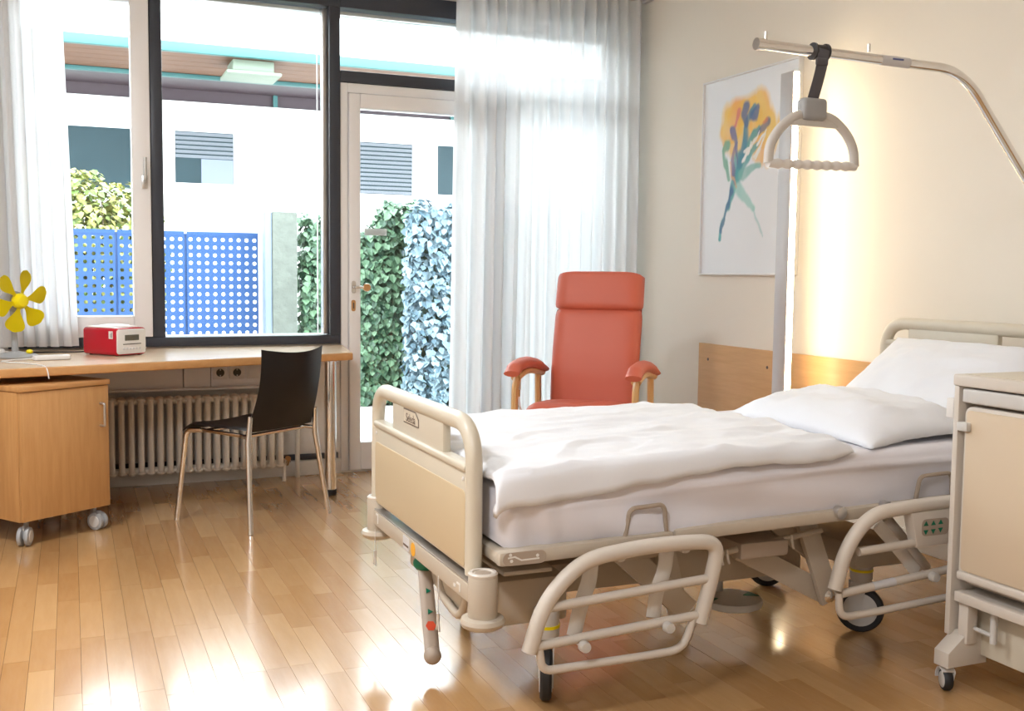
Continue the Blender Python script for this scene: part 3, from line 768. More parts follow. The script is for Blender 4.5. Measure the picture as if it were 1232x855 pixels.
# desk fan
fan = thing('desk_fan', 'small yellow six-bladed desk fan on a grey stand', 'fan', (-.245, 5.50, TOPZ), rad(40))
part('base', GREYP, fan, lambda b: lathe(b, [(0, 0), (.10, 0), (.105, .006), (.09, .016), (.04, .024), (.02, .030), (0, .031)], seg=32))
part('switch_knob', YEL, fan, lambda b: sphere(b, (.035, -.055, .028), .016, 1, 1, .75))
part('stem', GREYP, fan, lambda b: tube(b, [(0, 0, .02), (0, .004, .12), (0, .012, .26)], [.016, .013, .015], 12))
mo = part('motor', GREYP, fan, lambda b: lathe(b, [(0, .075), (.03, .07), (.045, .045), (.048, 0), (.043, -.025), (0, -.028)], (0, .0, .268), 'Y', 24))
def blade_mesh(b, k):
    a = rad(60 * k + 14)
    def P(u, v):
        r = .022 + .128 * v
        e = max(0, min(1, (v - .12) / .62)); w = .009 + .034 * e * e * (3 - 2 * e)
        if v > .74: w *= math.sqrt(max(.02, 1 - ((v - .74) / .26) ** 2))
        q = (u - .5) * 2 * w
        return (r * math.cos(a) - q * math.sin(a), -.045 - q * .42 * (.4 + v * .6), .268 + r * math.sin(a) + q * math.cos(a))
    grid(b, 9, 14, P); bmesh.ops.solidify(b, geom=b.faces[:], thickness=.003)
for k in range(6): part('blade', YEL, fan, lambda b: blade_mesh(b, k), smooth=60)
part('hub', YEL, fan, lambda b: lathe(b, [(0, .03), (.034, .026), (.038, .0), (.026, -.022), (0, -.03)], (0, -.048, .268), 'Y', 20))

# radio
ra = thing('radio', 'red and white table radio with grey display on the desk', 'radio', (.20, 5.42, TOPZ), rad(38))
rw, rdp, rh = .185, .235, .137
part('shell', REDP, ra, lambda b: prism(b, rrect(0, rw, .004, rh, .018), 'Y', 0.004, rdp, .004), )
part('front_panel', WPLAST, ra, lambda b: prism(b, rrect(.006, rw - .006, .010, rh - .006, .014), 'Y', -.004, .006, .003))
part('top_panel', WPLAST, ra, lambda b: prism(b, rrect(.012, rw - .012, .03, rdp - .01, .01), 'Z', rh - .001, rh + .005, .002))
part('top_dome', WPLAST, ra, lambda b: lathe(b, [(.075, 0), (.07, .006), (.04, .010), (0, .011)], (rw / 2, rdp / 2, rh + .004), seg=28))
part('display', LCD, ra, lambda b: box(b, .05, .135, -.006, -.003, .075, .103, .001))
part('disc_slot', LCD, ra, lambda b: box(b, .038, .148, -.0055, -.003, .056, .060))
for k in range(6):
    part('button', SILVER, ra, lambda b: lathe(b, [(0, -.002), (.005, -.0015), (.006, 0), (0, .0005)], (.045 + k * .0195, -.004, .036), 'Y', 10))
part('sticker', WINK, ra, lambda b: box(b, -.0012, .0005, .022, .050, .085, .122))
part('sticker_print', INK, ra, lambda b: (box(b, -.0016, -.0011, .027, .031, .09, .117), box(b, -.0016, -.0011, .034, .037, .09, .110)))
for x, y in ((.025, .025), (rw - .025, .025), (.025, rdp - .025), (rw - .025, rdp - .025)):
    part('foot', RUBBER, ra, lambda b: cyl(b, (x, y, 0), (x, y, .006), .008, 10))

# charging cradle with its cable, and the wall-side cable
cr = thing('charging_cradle', 'flat white charger lying on the desk with a white cable', 'charger', (-.09, 5.31, TOPZ), rad(14))
part('body', WPLAST, cr, lambda b: prism(b, rrect(-.075, .085, -.03, .03, .012), 'Z', .001, .022, .005))
part('cable', WPLAST, cr, lambda b: tube(b, fillet([(-.07, 0, .010), (-.13, .02, .006), (-.22, -.02, .004), (-.20, -.10, .004), (-.15, -.155, .004), (-.13, -.23, .004), (-.115, -.31, .004), (-.106, -.352, .003), (-.10, -.375, -.01), (-.095, -.378, -.05)], .03, 4), .0028, 8))
ad = thing('power_adapter', 'small white plug adapter lying beside the fan base', 'adapter', (-.36, 5.66, TOPZ), rad(10))
part('body', WPLAST, ad, lambda b: box(b, -.04, .06, -.025, .025, .001, .03, .006))
part('strain_relief', WPLAST, ad, lambda b: cyl(b, (.058, 0, .015), (.085, 0, .012), .006, 8, .004))
cb = obj('black_cable', (lambda b: (tube(b, fillet([(-.50, 5.80, .754), (-.25, 5.74, .754), (-.10, 5.76, .754), (.02, 5.74, .754), (.10, 5.80, .754), (.16, 5.76, .754), (.175, 5.70, .77)], .06, 5), .0032, 8), b)[1])(bmesh.new()), RUBBER, None, (0, 0, .0005))
tag(cb, 'thin black cable lying along the back of the desk to the radio', 'cable')

# ================================================================== HOSPITAL BED
bed = thing('hospital_bed', 'beige adjustable hospital bed with footboard and lowered side rails', 'bed', (2.0, 2.93, 0))
BO = bed.location
BY0, BY1 = 2.484, 3.444          # board ends
def bp(name, m, fn, parent=bed, **k): return part(name, m, parent, fn, BO, **k)

def board(name, x, z0, z1, sgn, logo, fields, hold=.128):
    """moulded end board in the plane x; sgn=-1 -> outside faces -x"""
    R = .115; yc = (BY0 + BY1) / 2
    def rim(b):
        c = fillet([(x, BY0 + .022, z0), (x, BY0 + .022, z1 - .022), (x, BY1 - .022, z1 - .022), (x, BY1 - .022, z0)], R, 12)
        tube(b, c, .022, 14, r2=.025, up=(1, 0, 0))
        yl0, yl1 = BY0 + .03, BY1 - .03
        zb = z1 - hold          # lower edge of the hand holds
        box(b, x - .014, x + .014, yl0, yl1, z0 + .005, zb, .006)
        # upper field between the two hand holds
        for fa, fb in fields: prism(b, rrect(fa, fb, zb - .03, z1 - .02, .02), 'X', x - .012, x + .012, .004)
        # moulded ledge below the hand holds
        box(b, x - .022, x + .022, yl0 + .01, yl1 - .01, zb - .018, zb + .004, .008, 3)
    bd_ = bp(name, BEIGE, rim)
    zp = z1 - .195
    part('inset_panel', TAN, bd_, lambda b: prism(b, rrect(BY0 + .045, BY1 - .045, z0 + .012, zp, .02), 'X', x + sgn * .014 - .003, x + sgn * .014 + .003, .002), BO, label='flat tan laminate panel')
    for yy in (BY0 + .06, BY1 - .06):
        part('screw_cap', WPLAST, bd_, lambda b: lathe(b, [(0, -.003), (.005, -.002), (.006, 0), (0, .001)], (x + sgn * .016, yy, zp + .03), 'X', 10), BO)
    if logo:
        xx = x + sgn * .0125; ya, yb, za, zb2 = 2.935, 3.085, z1 - .088, z1 - .044
        pl_ = part('logo_plate', INK, bd_, lambda b: prism(b, [(ya, za), (yb, za), (yb, zb2), (ya + .03, zb2), (ya, zb2 - .02)], 'X', xx - .0008, xx + .0008), BO, label='small plate with brown outline')
        e = .0035
        part('plate_field', BEIGE, pl_, lambda b: prism(b, [(ya + e, za + e), (yb - e, za + e), (yb - e, zb2 - e), (ya + .031, zb2 - e), (ya + e, zb2 - .022)], 'X', xx - .0016, xx - .0007), BO)
        M = Matrix.Translation(Vector((xx - .0018, (ya + yb) / 2, (za + zb2) / 2 - .004)) - BO) @ Matrix(((0, 0, -1, 0), (-1, 0, 0, 0), (0, 1, 0, 0), (0, 0, 0, 1)))
        text_mesh('plate_lettering', 'Seleda', .036, INK, pl_, M)
board('footboard', .95, .392, .802, -1, True, [(2.719, 3.209)])
board('headboard', 3.12, .50, 1.008, -1, False, [(2.84, 3.285), (2.51, 2.71)], .095)

# foot frame bar with stickers, corner sockets, bumper rollers
def footbar(b):
    box(b, .925, .968, 2.44, 3.415, .326, .376, .006)
ffb = bp('foot_frame_bar', BEIGE2, footbar)
part('top_trim', ALU, ffb, lambda b: box(b, .927, .966, 2.46, 3.40, .3755, .3805, .002), BO, label='bright metal trim strip')
part('type_label', SILVER, ffb, lambda b: box(b, .9235, .9252, 2.985, 3.045, .332, .372), BO)
part('type_label_print', INK, ffb, lambda b: (box(b, .9225, .9236, 2.99, 3.04, .343, .349),), BO)
part('warning_label', ORNG, ffb, lambda b: prism(b, rrect(2.925, 2.965, .331, .371, .018), 'X', .9235, .9252), BO, label='round orange warning sticker')
part('pictogram', WINK, ffb, lambda b: (prism(b, [(2.535, .339), (2.540, .339), (2.540, .356), (2.56, .356), (2.56, .361), (2.535, .361)], 'X', .9235, .9252),), BO)
part('pictogram', WINK, ffb, lambda b: (prism(b, [(2.57, .343), (2.585, .343), (2.585, .351), (2.57, .351)], 'X', .9235, .9252),), BO)
part('pictogram', WINK, ffb, lambda b: (prism(b, [(3.33, .34), (3.338, .34), (3.338, .366), (3.355, .366), (3.355, .372), (3.33, .372)], 'X', .9235, .9252),), BO)
def corner(x, y, fz=0.0):
    s_ = bp('corner_socket', BEIGE2, lambda b: lathe(b, [(.036, .30), (.038, .304), (.038, .404), (.034, .412), (.024, .412), (.022, .36), (0, .36)], (x, y, 0), seg=28))
    part('socket_rim', BEIGE3, s_, lambda b: lathe(b, [(.030, .405), (.037, .408), (.038, .414), (.034, .418), (.027, .418), (.025, .414)], (x, y, 0), seg=28), BO)
    part('socket_well', DBEIGE, s_, lambda b: lathe(b, [(0, .4135), (.023, .4142), (.023, .4152), (0, .4146)], (x, y, 0), seg=6), BO, label='dark hexagonal socket well')
    bp('bumper_roller', BEIGE2, lambda b: lathe(b, [(0, .272), (.042, .273), (.054, .280), (.058, .29), (.054, .30), (.040, .303), (0, .303)], (x, y, 0), seg=32))
for y in (2.437, 3.418): corner(.95, y)
for y in (2.437, 3.43): corner(3.12, y)
bp('head_frame_bar', BEIGE2, lambda b: box(b, 3.10, 3.145, 2.44, 3.43, .326, .376, .006))

# pendant hooks on cords
for (x, y, z0, z1) in ((.918, 3.345, .212, .30), (.912, 2.675, .205, .326)):
    hk = bp('hook', BEIGE3, lambda b: (cyl(b, (x, y, z0 + .014), (x, y, z0 + .036), .005, 8), tube(b, [(x, y, z0 + .018), (x, y + .008, z0), (x, y + .011, z0 - .012)], .0035, 6), tube(b, [(x, y, z0 + .018), (x, y - .008, z0), (x, y - .011, z0 - .012)], .0035, 6)))
    part('cord', WPLAST, hk, lambda b: cyl(b, (x, y, z0 + .034), (x, y, z1 + .02), .0012, 6), BO)

# lying-surface frame (slightly raised towards the head)
def tz(x): return (x - 1.0) * .022
def tilt_box(b, x0, x1, y0, y1, z0, z1, bev=.004):
    t = bmesh.new(); box(t, x0, x1, y0, y1, z0, z1, bev)
    for v in t.verts: v.co.z += tz(v.co.x)
    merge(b, t)
dk = bp('deck_frame', BEIGE2, lambda b: (tilt_box(b, .985, 1.50, 2.415, 2.45, .428, .468, .012), tilt_box(b, 1.503, 3.06, 2.42, 2.455, .434, .470, .010), tilt_box(b, .985, 3.06, 3.40, 3.43, .430, .468, .010),
     tilt_box(b, .985, 1.03, 2.43, 3.42, .430, .466, .012), tilt_box(b, 3.02, 3.06, 2.43, 3.42, .43, .466, .01), tilt_box(b, 1.02, 3.03, 2.44, 3.41, .452, .466, .002)))
lb = part('lever_label', DBEIGE, dk, lambda b: prism(b, rrect(.995, 1.115, .432, .466, .016), 'Y', 2.4128, 2.4152), BO, label='grey pictogram label with white lever symbol')
part('lever_symbol', WINK, lb, lambda b: (prism(b, [(1.008, .4505), (1.026, .4525), (1.045, .4425), (1.095, .4435), (1.095, .4475), (1.046, .4465), (1.028, .4565), (1.008, .4545)], 'Y', 2.4118, 2.4130)), BO)
for xx, zz in ((1.015, .460), (1.018, .444), (1.09, .453)):
    part('symbol_dot', WINK, lb, lambda b: lathe(b, [(0, -.0006), (.0042, -.0005), (.0045, .0006)], (xx, 2.4122, zz), 'Y', 10), BO)
# mattress retainer hoops
for x0, x1 in ((1.352, 1.482), (2.352, 2.50)):
    z = .468 + tz(x0)
    bp('mattress_hoop', DBEIGE, lambda b: tube(b, fillet([(x0, 2.432, z - .015), (x0 + .012, 2.426, z + .074), (x1 - .012, 2.426, z + .078), (x1, 2.432, z - .01)], .02), .0065, 8))
for xx in (2.06, 2.23):
    bp('deck_joint', ALU, lambda b: lathe(b, [(0, -.012), (.018, -.010), (.02, 0), (.02, .012)], (xx, 2.42, .462 + tz(xx)), 'Y', 16))

# side rails (lowered)
RY = 2.36
def rail_(name, thick, bars, loop, arms, knobs):
    r = bp(name, BEIGE3, lambda b: tube(b, fillet([(x, RY, z) for x, z in thick], .10, 8), .0205, 16))
    for p in bars: part('bar', BEIGE3, r, lambda b: tube(b, [(x, RY, z) for x, z in p], .0125, 12), BO)
    part('lower_loop', BEIGE3, r, lambda b: tube(b, fillet([(x, RY, z) for x, z in loop], .05, 6), .011, 12), BO)
    for p in arms: part('swing_arm', BEIGE3, r, lambda b: tube(b, fillet([(x, RY + dy, z) for x, dy, z in p], .05, 5), .022, 8, r2=.006, up=(1, 0, 0)), BO)
    for x, z in knobs: part('knob', LGREY, r, lambda b: lathe(b, [(0, -.030), (.013, -.028), (.015, -.02), (.015, -.008), (.008, -.006), (.008, .03)], (x, RY - .008, z), 'Y', 16), BO)
    return r
rail_('side_rail', [(1.046, .222), (1.085, .345), (1.19, .445), (1.37, .463), (1.50, .463), (1.605, .455), (1.575, .33), (1.548, .238)],
      [[(1.095, .330), (1.565, .357)], [(1.055, .234), (1.545, .260)]],
      [(1.074, .228), (1.082, .168), (1.18, .168), (1.40, .168), (1.50, .172), (1.528, .255)],
      [[(1.245, .055, .42), (1.235, .04, .38), (1.205, .03, .32), (1.185, .028, .24)], [(1.475, .055, .43), (1.46, .04, .38), (1.43, .03, .33), (1.42, .028, .26)]],
      [(1.19, .226), (1.437, .246)])
hr = rail_('side_rail', [(2.000, .280), (2.035, .40), (2.12, .490), (2.30, .502), (2.60, .505), (2.84, .50), (2.93, .40), (2.93, .29)],
      [[(2.08, .382), (2.30, .390)], [(2.02, .265), (2.93, .335)]],
      [(2.015, .27), (2.02, .195), (2.12, .196), (2.45, .212), (2.86, .222), (2.92, .30)],
      [[(2.20, .06, .44), (2.27, .04, .36), (2.33, .03, .29)], [(2.62, .06, .44), (2.68, .04, .36), (2.74, .03, .30)]],
      [(2.345, .288)])
cbx = part('control_box', BEIGE3, hr, lambda b: prism(b, [(2.258, .485), (2.285, .378), (2.56, .382), (2.60, .49)], 'Y', 2.343, 2.385, .008), BO)
part('keypad', DBEIGE, hr, lambda b: prism(b, rrect(2.298, 2.40, .412, .462, .014), 'Y', 2.3415, 2.3435), BO, label='small control keypad with green arrow keys')
for xx, zz in ((2.312, .449), (2.34, .449), (2.368, .450), (2.312, .424), (2.34, .425), (2.368, .427)):
    part('key', GREEN, hr, lambda b: prism(b, [(xx - .009, zz - .006), (xx + .009, zz - .006), (xx, zz + .008)] if zz > .43 else [(xx - .009, zz + .006), (xx, zz - .008), (xx + .009, zz + .006)], 'Y', 2.3405, 2.3418), BO)
part('maker_label', SILVER, hr, lambda b: tube(b, [(2.135, RY - .0006, .274), (2.215, RY - .0006, .2805)], .0128, 12), BO, label='grey label wrapped round the lower bar')

# undercarriage
def chassis(b):
    box(b, 1.06, 1.27, 2.60, 3.24, .205, .335, .012)
    box(b, 1.00, 1.06, 2.62, 3.22, .225, .31, .008)
    box(b, 1.27, 1.62, 2.72, 3.12, .24, .33, .01)
    box(b, 1.62, 2.12, 2.66, 3.18, .235, .355, .012)
    box(b, 2.12, 2.36, 2.80, 3.04, .25, .32, .01)
    box(b, 2.30, 2.52, 2.62, 3.22, .235, .315, .012)
uc = bp('undercarriage', BEIGE2, chassis)
def link_plate(b, p, q, y, w, t=.02):
    p = Vector((p[0], 0, p[1])); q = Vector((q[0], 0, q[1])); d = (q - p).normalized(); n = Vector((-d.z, 0, d.x)) * w / 2
    prism(b, [((p + n).x, (p + n).z), ((q + n).x, (q + n).z), ((q - n).x, (q - n).z), ((p - n).x, (p - n).z)], 'Y', y, y + t, .002)
for yy in (2.52, 3.32):
    bp('lift_arm', BEIGE2, lambda b: (link_plate(b, (1.40, .405), (1.62, .21), yy, .07), ))
    bp('lift_arm', BEIGE2, lambda b: (link_plate(b, (1.545, .41), (1.60, .20), yy + .022, .06), ))
    la = bp('lift_arm', BEIGE2, lambda b: (link_plate(b, (2.02, .45), (2.125, .185), yy, .065), ))
    part('pivot_bolt', CHROME, la, lambda b: lathe(b, [(0, -.008), (.014, -.006), (.02, 0), (.02, .01)], (2.118, yy, .20), 'Y', 14), BO)
    bp('lift_arm', BEIGE2, lambda b: (link_plate(b, (1.80, .37), (2.125, .20), yy + .022, .065), ))
    bp('lift_arm', BEIGE2, lambda b: (link_plate(b, (1.93, .44), (2.08, .33), yy + .044, .05), ))
bp('push_rod', BEIGE2, lambda b: tube(b, [(1.68, 2.50, .375), (2.06, 2.50, .415)], .009, 8))
for xx in (1.70, 1.72, 1.92, 1.945):
    bp('cable_clip', BEIGE3, lambda b: tube(b, fillet([(xx, 2.492, .385 + (xx - 1.68) * .1), (xx, 2.485, .36 + (xx - 1.68) * .1), (xx + .008, 2.49, .345 + (xx - 1.68) * .1)], .01), .004, 6))
bp('control_unit', DBEIGE, lambda b: box(b, 1.76, 1.93, 2.48, 2.70, .355, .405, .01))
bp('drive_box', BEIGE2, lambda b: box(b, 1.33, 1.50, 2.50, 2.60, .385, .425, .008))
bp('pivot_lug', BEIGE3, lambda b: lathe(b, [(0, -.014), (.014, -.012), (.016, 0), (.016, .012)], (1.335, 2.425, .425), 'Y', 14))
bp('pivot_lug', BEIGE3, lambda b: lathe(b, [(0, -.014), (.014, -.012), (.016, 0), (.016, .012)], (1.535, 2.425, .43), 'Y', 14))
bp('slope_arm', BEIGE3, lambda b: tube(b, [(2.27, 2.47, .445), (2.44, 2.47, .27)], .02, 12))
bp('cross_beam', BEIGE2, lambda b: box(b, 1.02, 1.16, 2.47, 3.40, .388, .40, .004))
# foot pedal
ped = bp('foot_pedal', LGREY, lambda b: (lathe(b, [(0, .108), (.085, .108), (.098, .114), (.1, .124), (.096, .134), (0, .137)], (1.955, 2.80, 0), seg=32), cyl(b, (1.955, 2.88, .13), (1.955, 2.88, .25), .018, 12)))
part('pedal_mark', GREEN, ped, lambda b: prism(b, [(2.0, 2.80), (2.04, 2.825), (2.045, 2.775)], 'Z', .1352, .1372), BO)
part('pedal_mark', GREEN, ped, lambda b: prism(b, [(1.905, 2.80), (1.865, 2.825), (1.86, 2.775)], 'Z', .1352, .1372), BO)
# bed casters
def bcaster(x, y, a, brake=False):
    M = Matrix.Translation((x, y, 0)) @ Matrix.Rotation(a, 4, 'Z'); wr = .076
    c = part('caster', RUBBER, bed, lambda b: lathe(b, [(.058, -.016), (.070, -.016), (wr, -.009), (wr, .009), (.070, .016), (.058, .016)], (0, 0, wr), 'X', 36, M), BO)
    part('wheel_disc', LGREY, c, lambda b: lathe(b, [(0, -.019), (.052, -.018), (.060, -.013), (.060, .013), (.052, .018), (0, .019)], (0, 0, wr), 'X', 32, M), BO)
    def fk(b):
        t = bmesh.new()
        for s in (-1, 1): prism(t, [(-.028, wr - .035), (.028, wr - .035), (.038, wr + .02), (.038, wr + .09), (-.038, wr + .09), (-.038, wr + .02)] if s > 0 else [(.036, wr - .02), (.038, wr + .09), (-.02, wr + .09), (.004, wr - .02)], 'X', s * .020 - .0015, s * .020 + .0015)
        lathe(t, [(.030, .17), (.036, .18), (.036, .255), (.0, .258)], (0, 0, 0), seg=24)
        box(t, -.021, .021, -.03, .03, .158, .172, .006)
        merge(b, t, M)
    part('fork', LGREY, c, fk, BO)
    part('swivel_ring', YEL, c, lambda b: lathe(b, [(.0365, .205), (.038, .206), (.038, .213), (.0365, .214)], (0, 0, 0), seg=24, M=M), BO, label='thin yellow ring')
bcaster(1.19, 2.57, rad(-24)); bcaster(2.395, 2.70, rad(50)); bcaster(1.20, 3.24, rad(-20)); bcaster(2.42, 3.24, rad(70))
# brake lever with green cap and ball, and the grab loop
def LM(t):
    p = Vector((.985, 3.02, .275)).lerp(Vector((.955, 2.86, .09)), t); d = Vector((-.03, -.16, -.185)).normalized(); u = Vector((1, 0, 0)); u = (u - d * d.dot(u)).normalized(); n = d.cross(u)
    if n.y > 0: n = -n
    m = Matrix((u, n.cross(u), n)).transposed().to_4x4(); m.translation = p + n * .0105; return m
lv = bp('brake_lever', DBEIGE, lambda b: tube(b, [(.985, 3.02, .275), (.952, 2.844, .072)], .023, 10, r2=.010, up=(1, 0, 0)))
part('lever_cap', GREEN, lv, lambda b: sphere(b, (.987, 3.025, .283), .036, 1, 1, .75), BO, label='green rounded cap')
part('lever_ball', DBEIGE, lv, lambda b: sphere(b, (.950, 2.835, .062), .026), BO)
part('stop_sign', REDS, lv, lambda b: lathe(b, [(0, -.001), (.016, -.001), (.016, .001)], (0, 0, 0), 'Z', 6, LM(.80)), BO)
for t_ in (.35, .62):
    part('lever_mark', GREEN, lv, lambda b: lathe(b, [(0, -.001), (.010, -.001), (.010, .001)], (0, 0, 0), 'Z', 3, LM(t_)), BO)
bp('grab_loop', BEIGE2, lambda b: tube(b, fillet([(1.0, 2.93, .32), (.995, 2.90, .225), (.995, 2.72, .20), (1.0, 2.66, .32)], .05, 6), .013, 10))
bp('foot_cover', BEIGE, lambda b: prism(b, rrect(2.68, 2.92, .21, .33, .03), 'X', 1.005, 1.04, .006))

# ================================================================== BEDDING
def wr_(x, y, z, s=1.): return noise.noise((x * 3.1, y * 3.1, z * 3.1 + s * 7)) * .6 + noise.noise((x * 8, y * 7, z * 7 + s * 3)) * .3 + noise.noise((x * 19, y * 17, z * 15 + s)) * .1
def ms_cross(n, y0, y1, z0, z1, r):
    """open cross-section from near lower edge over the top to the far lower edge"""
    pts = [(y0, z0)] + [(y0 - .006 * math.sin(PI * k / 14), z0 + (z1 - r - z0) * k / 14) for k in range(1, 14)]
    for k in range(9): a = PI - k / 8 * PI / 2; pts.append((y0 + r + r * math.cos(a), z1 - r + r * math.sin(a)))
    for k in range(1, 12): pts.append((y0 + r + (y1 - y0 - 2 * r) * k / 12, z1 + .004 * math.sin(PI * k / 12)))
    for k in range(9): a = PI / 2 - k / 8 * PI / 2; pts.append((y1 - r + r * math.cos(a), z1 - r + r * math.sin(a)))
    pts += [(y1 + .004, (z0 + z1) / 2), (y1, z0)]
    return pts
mt = thing('mattress', 'mattress under a pale fitted sheet on the hospital bed', 'mattress', (2.0, 2.93, .47))
def mattress(b):
    cs = ms_cross(0, 2.446, 3.405, .463, .628, .035); n = len(cs); N = 150
    def P(u, v):
        x = 1.005 + 2.08 * u; i = min(n - 1, int(round(v * (n - 1)))); y, z = cs[i]
        e = min(1, min(u, 1 - u) / .018); sq = 1 - (1 - e) ** 2
        yc, zc = 2.93, .55
        y = yc + (y - yc) * (.955 + .045 * sq); z = zc + (z - zc) * (.80 + .20 * sq)
        w = wr_(x, y, z) * .014
        if y < 2.5:
            sag = .010 * math.sin(x * 9 + z * 30) * max(0, (.60 - z) / .12) + .012 * math.exp(-((x - 1.10) / .10) ** 2) * math.sin(x * 70 + z * 20) * .5
            y -= sag * .8 + w
            if z < .49: z += .006 * noise.noise((x * 14, 3, 1)) - .012 * math.exp(-((x - 1.08) / .08) ** 2)
            # long drape fold along the side
            y -= .013 * math.exp(-((z - (.572 - .016 * math.sin(x * 2.3))) / .010) ** 2) * (.65 + .35 * math.sin(x * 3 + 1)) + .012 * noise.noise((x * 2.4 + z * 6, z * 14, 5))
        else: z += w * .5
        return (x, y, z + tz(x))
    V = grid(b, N, n, P)
    b.faces.new([V[0][j] for j in range(n)]); b.faces.new(list(reversed([V[-1][j] for j in range(n)])))
part('fitted_sheet', SHEET, mt, mattress, mt.location, smooth=180)

dv = thing('duvet', 'white folded-back duvet covering the lower part of the bed', 'duvet', (1.55, 2.93, .63))
def duvet(b):
    NX, NV = 170, 110; x0, x1 = .979, 2.115
    def P(u, v, off=0.):
        x = x0 + (x1 - x0) * u
        # near hem hangs lower at the foot end
        lift = max(0, min(1, (x - 1.0) / .8))
        zh = .578 + .062 * lift + .006 * noise.noise((x * 9, 1, 2)) - tz(x) + .018 * max(0, (u - .93) / .07)
        top = .670 + .008 * math.sin(PI * min(1, u * 1.1))
        yn, yf = 2.425 + .012 * lift, 3.435
        L1, L2 = .11 - .04 * lift, .95
        s = v * (L1 + L2 + .10)
        r = .035
        if s < L1:
            t = s / L1; a = t * PI / 2
            y = yn + r * (1 - math.cos(a)) * (1 if t > 0 else 1); z = zh + (top - zh) * math.sin(a) ** .8
            y -= .006 * (1 - t)
        elif s < L1 + L2:
            t = (s - L1) / L2; y = yn + r + (yf - yn - 2 * r) * t; z = top + .008 * math.sin(PI * t)
        else:
            t = (s - L1 - L2) / .10; a = t * PI / 2; y = yf - r + r * math.sin(a); z = top - (top - .60) * (1 - math.cos(a))
        q = wr_(x * .8, y * 1.4, 0, 2)
        ridge = abs(noise.noise((x * 2.2 + y * 3.4, y * 5.5 - x * 2.0, 4)))
        z += q * .012 + max(0, .20 - ridge) * .045 * (1 if s > L1 * .8 else .3)
        z += .006 * noise.noise((x * 5 + y * 9, y * 16 - x * 4, 11)) + .003 * noise.noise((x * 16 + y * 10, y * 30 - x * 8, 14))
        if s < L1: y -= .010 * noise.noise((x * 7, z * 10, 6)) + .008 * math.exp(-((x - 1.06) / .07) ** 2)
        # rounded folded ends
        e0 = min(1, u / .035); e1 = min(1, (1 - u) / .05)
        z -= (1 - math.sqrt(1 - (1 - e1) ** 2)) * (.030 if s > L1 else .030 * s / L1) + (1 - math.sqrt(1 - (1 - e0) ** 2)) * .022
        return Vector((x + .012 * noise.noise((y * 6, z * 9, 8)) * (1 if u in (0,) else .4), y, z + tz(x)))
    grid(b, NX, NV, P)
    bmesh.ops.recalc_face_normals(b, faces=b.faces[:])
    up = sum(f.normal.z for f in b.faces)
    if up < 0: bmesh.ops.reverse_faces(b, faces=b.faces[:])
    bmesh.ops.solidify(b, geom=b.faces[:], thickness=.028)
part('cover', LINEN, dv, duvet, dv.location, smooth=180)

def pillow(name, label, c, ux, uy, un, lx, ly, th, seed, sag=0., under=.55):
    """inflated rectangle; ux/uy in-plane axes, un normal"""
    t = thing(name, label, 'pillow', c); ux, uy, un = [Vector(q).normalized() for q in (ux, uy, un)]
    def shell(b):
        N = 44
        def P(u, v, sg):
            a, c_ = u * 2 - 1, v * 2 - 1
            pin = 1 - .085 * (1 - c_ * c_) ** 1 * abs(a) ** 3; pin2 = 1 - .085 * (1 - a * a) * abs(c_) ** 3
            h = max(0, (1 - abs(a) ** 2.6)) ** .55 * max(0, (1 - abs(c_) ** 2.6)) ** .55
            w = noise.noise((a * 2.2 + seed, c_ * 2.2, sg)) * .13 + noise.noise((a * 5 + c_ * 3 + seed, c_ * 7, sg)) * .075 + noise.noise((a * 11, c_ * 11 + seed, sg)) * .018 * (1 + 2 * max(abs(a), abs(c_)) ** 4)
            z = sg * th / 2 * h * (1 + w * 1.6)
            if sg < 0: z *= under
            z += -sag * (a * a * .6 + c_ * c_ * .4)
            if abs(a) > .97 or abs(c_) > .97: z += .006 * noise.noise((a * 9, c_ * 9, seed))
            return ux * (a * lx / 2 * pin) + uy * (c_ * ly / 2 * pin2) + un * z
        for sg in (1, -1): grid(b, N, N, lambda u, v: P(u, v, sg))
        bmesh.ops.remove_doubles(b, verts=b.verts, dist=.0006)
    part('cover', LINEN, t, shell, None, smooth=180)
    return t
pillow('pillow', 'plump white pillow lying flat in front of the upright pillow', (2.465, 2.865, .684), (.998, .0, .06), (.03, 1, 0), (-.06, 0, .998), .51, .82, .19, 3.3, .012, .12)
pillow('pillow', 'white pillow leaning upright against the headboard', (2.87, 2.90, .800), (.80, 0, .60), (0, 1, .0), (-.60, 0, .80), .46, .78, .13, 8.1, .006)

# ================================================================== TRAPEZE
tp = thing('trapeze_pole', 'bent stainless trapeze pole rising from the bed head', 'pole', (3.10, 2.437, .36))
PY = 2.437
po = part('pole', STEEL, tp, lambda b: tube(b, fillet([(3.115, PY, .365), (3.115, PY, 1.085), (2.475, PY, 1.79), (1.735, PY, 1.80)], .10, 10), .0145, 18), tp.location)
def bore(b):
    lathe(b, [(.0145, -.004), (.0165, -.004), (.0165, .02), (.0145, .02)], (1.737, PY, 1.80), 'X', 20)
part('end_sleeve', STEEL, tp, bore, tp.location)
for xx in (1.765, 2.12):
    part('stop_pin', STEEL, tp, lambda b: cyl(b, (xx, PY, 1.812), (xx, PY, 1.835), .005, 8), tp.location)
lbp = part('pole_label', SILVER, tp, lambda b: tube(b, [(2.16, PY, 1.7945), (2.265, PY, 1.793)], .0149, 18), tp.location, label='pale sticker wrapped round the bar')
part('label_print', mat('blue_print', (.10, .14, .35), .5, var=.03), lbp, lambda b: box(b, 2.195, 2.235, PY - .0155, PY - .0146, 1.795, 1.800), tp.location)

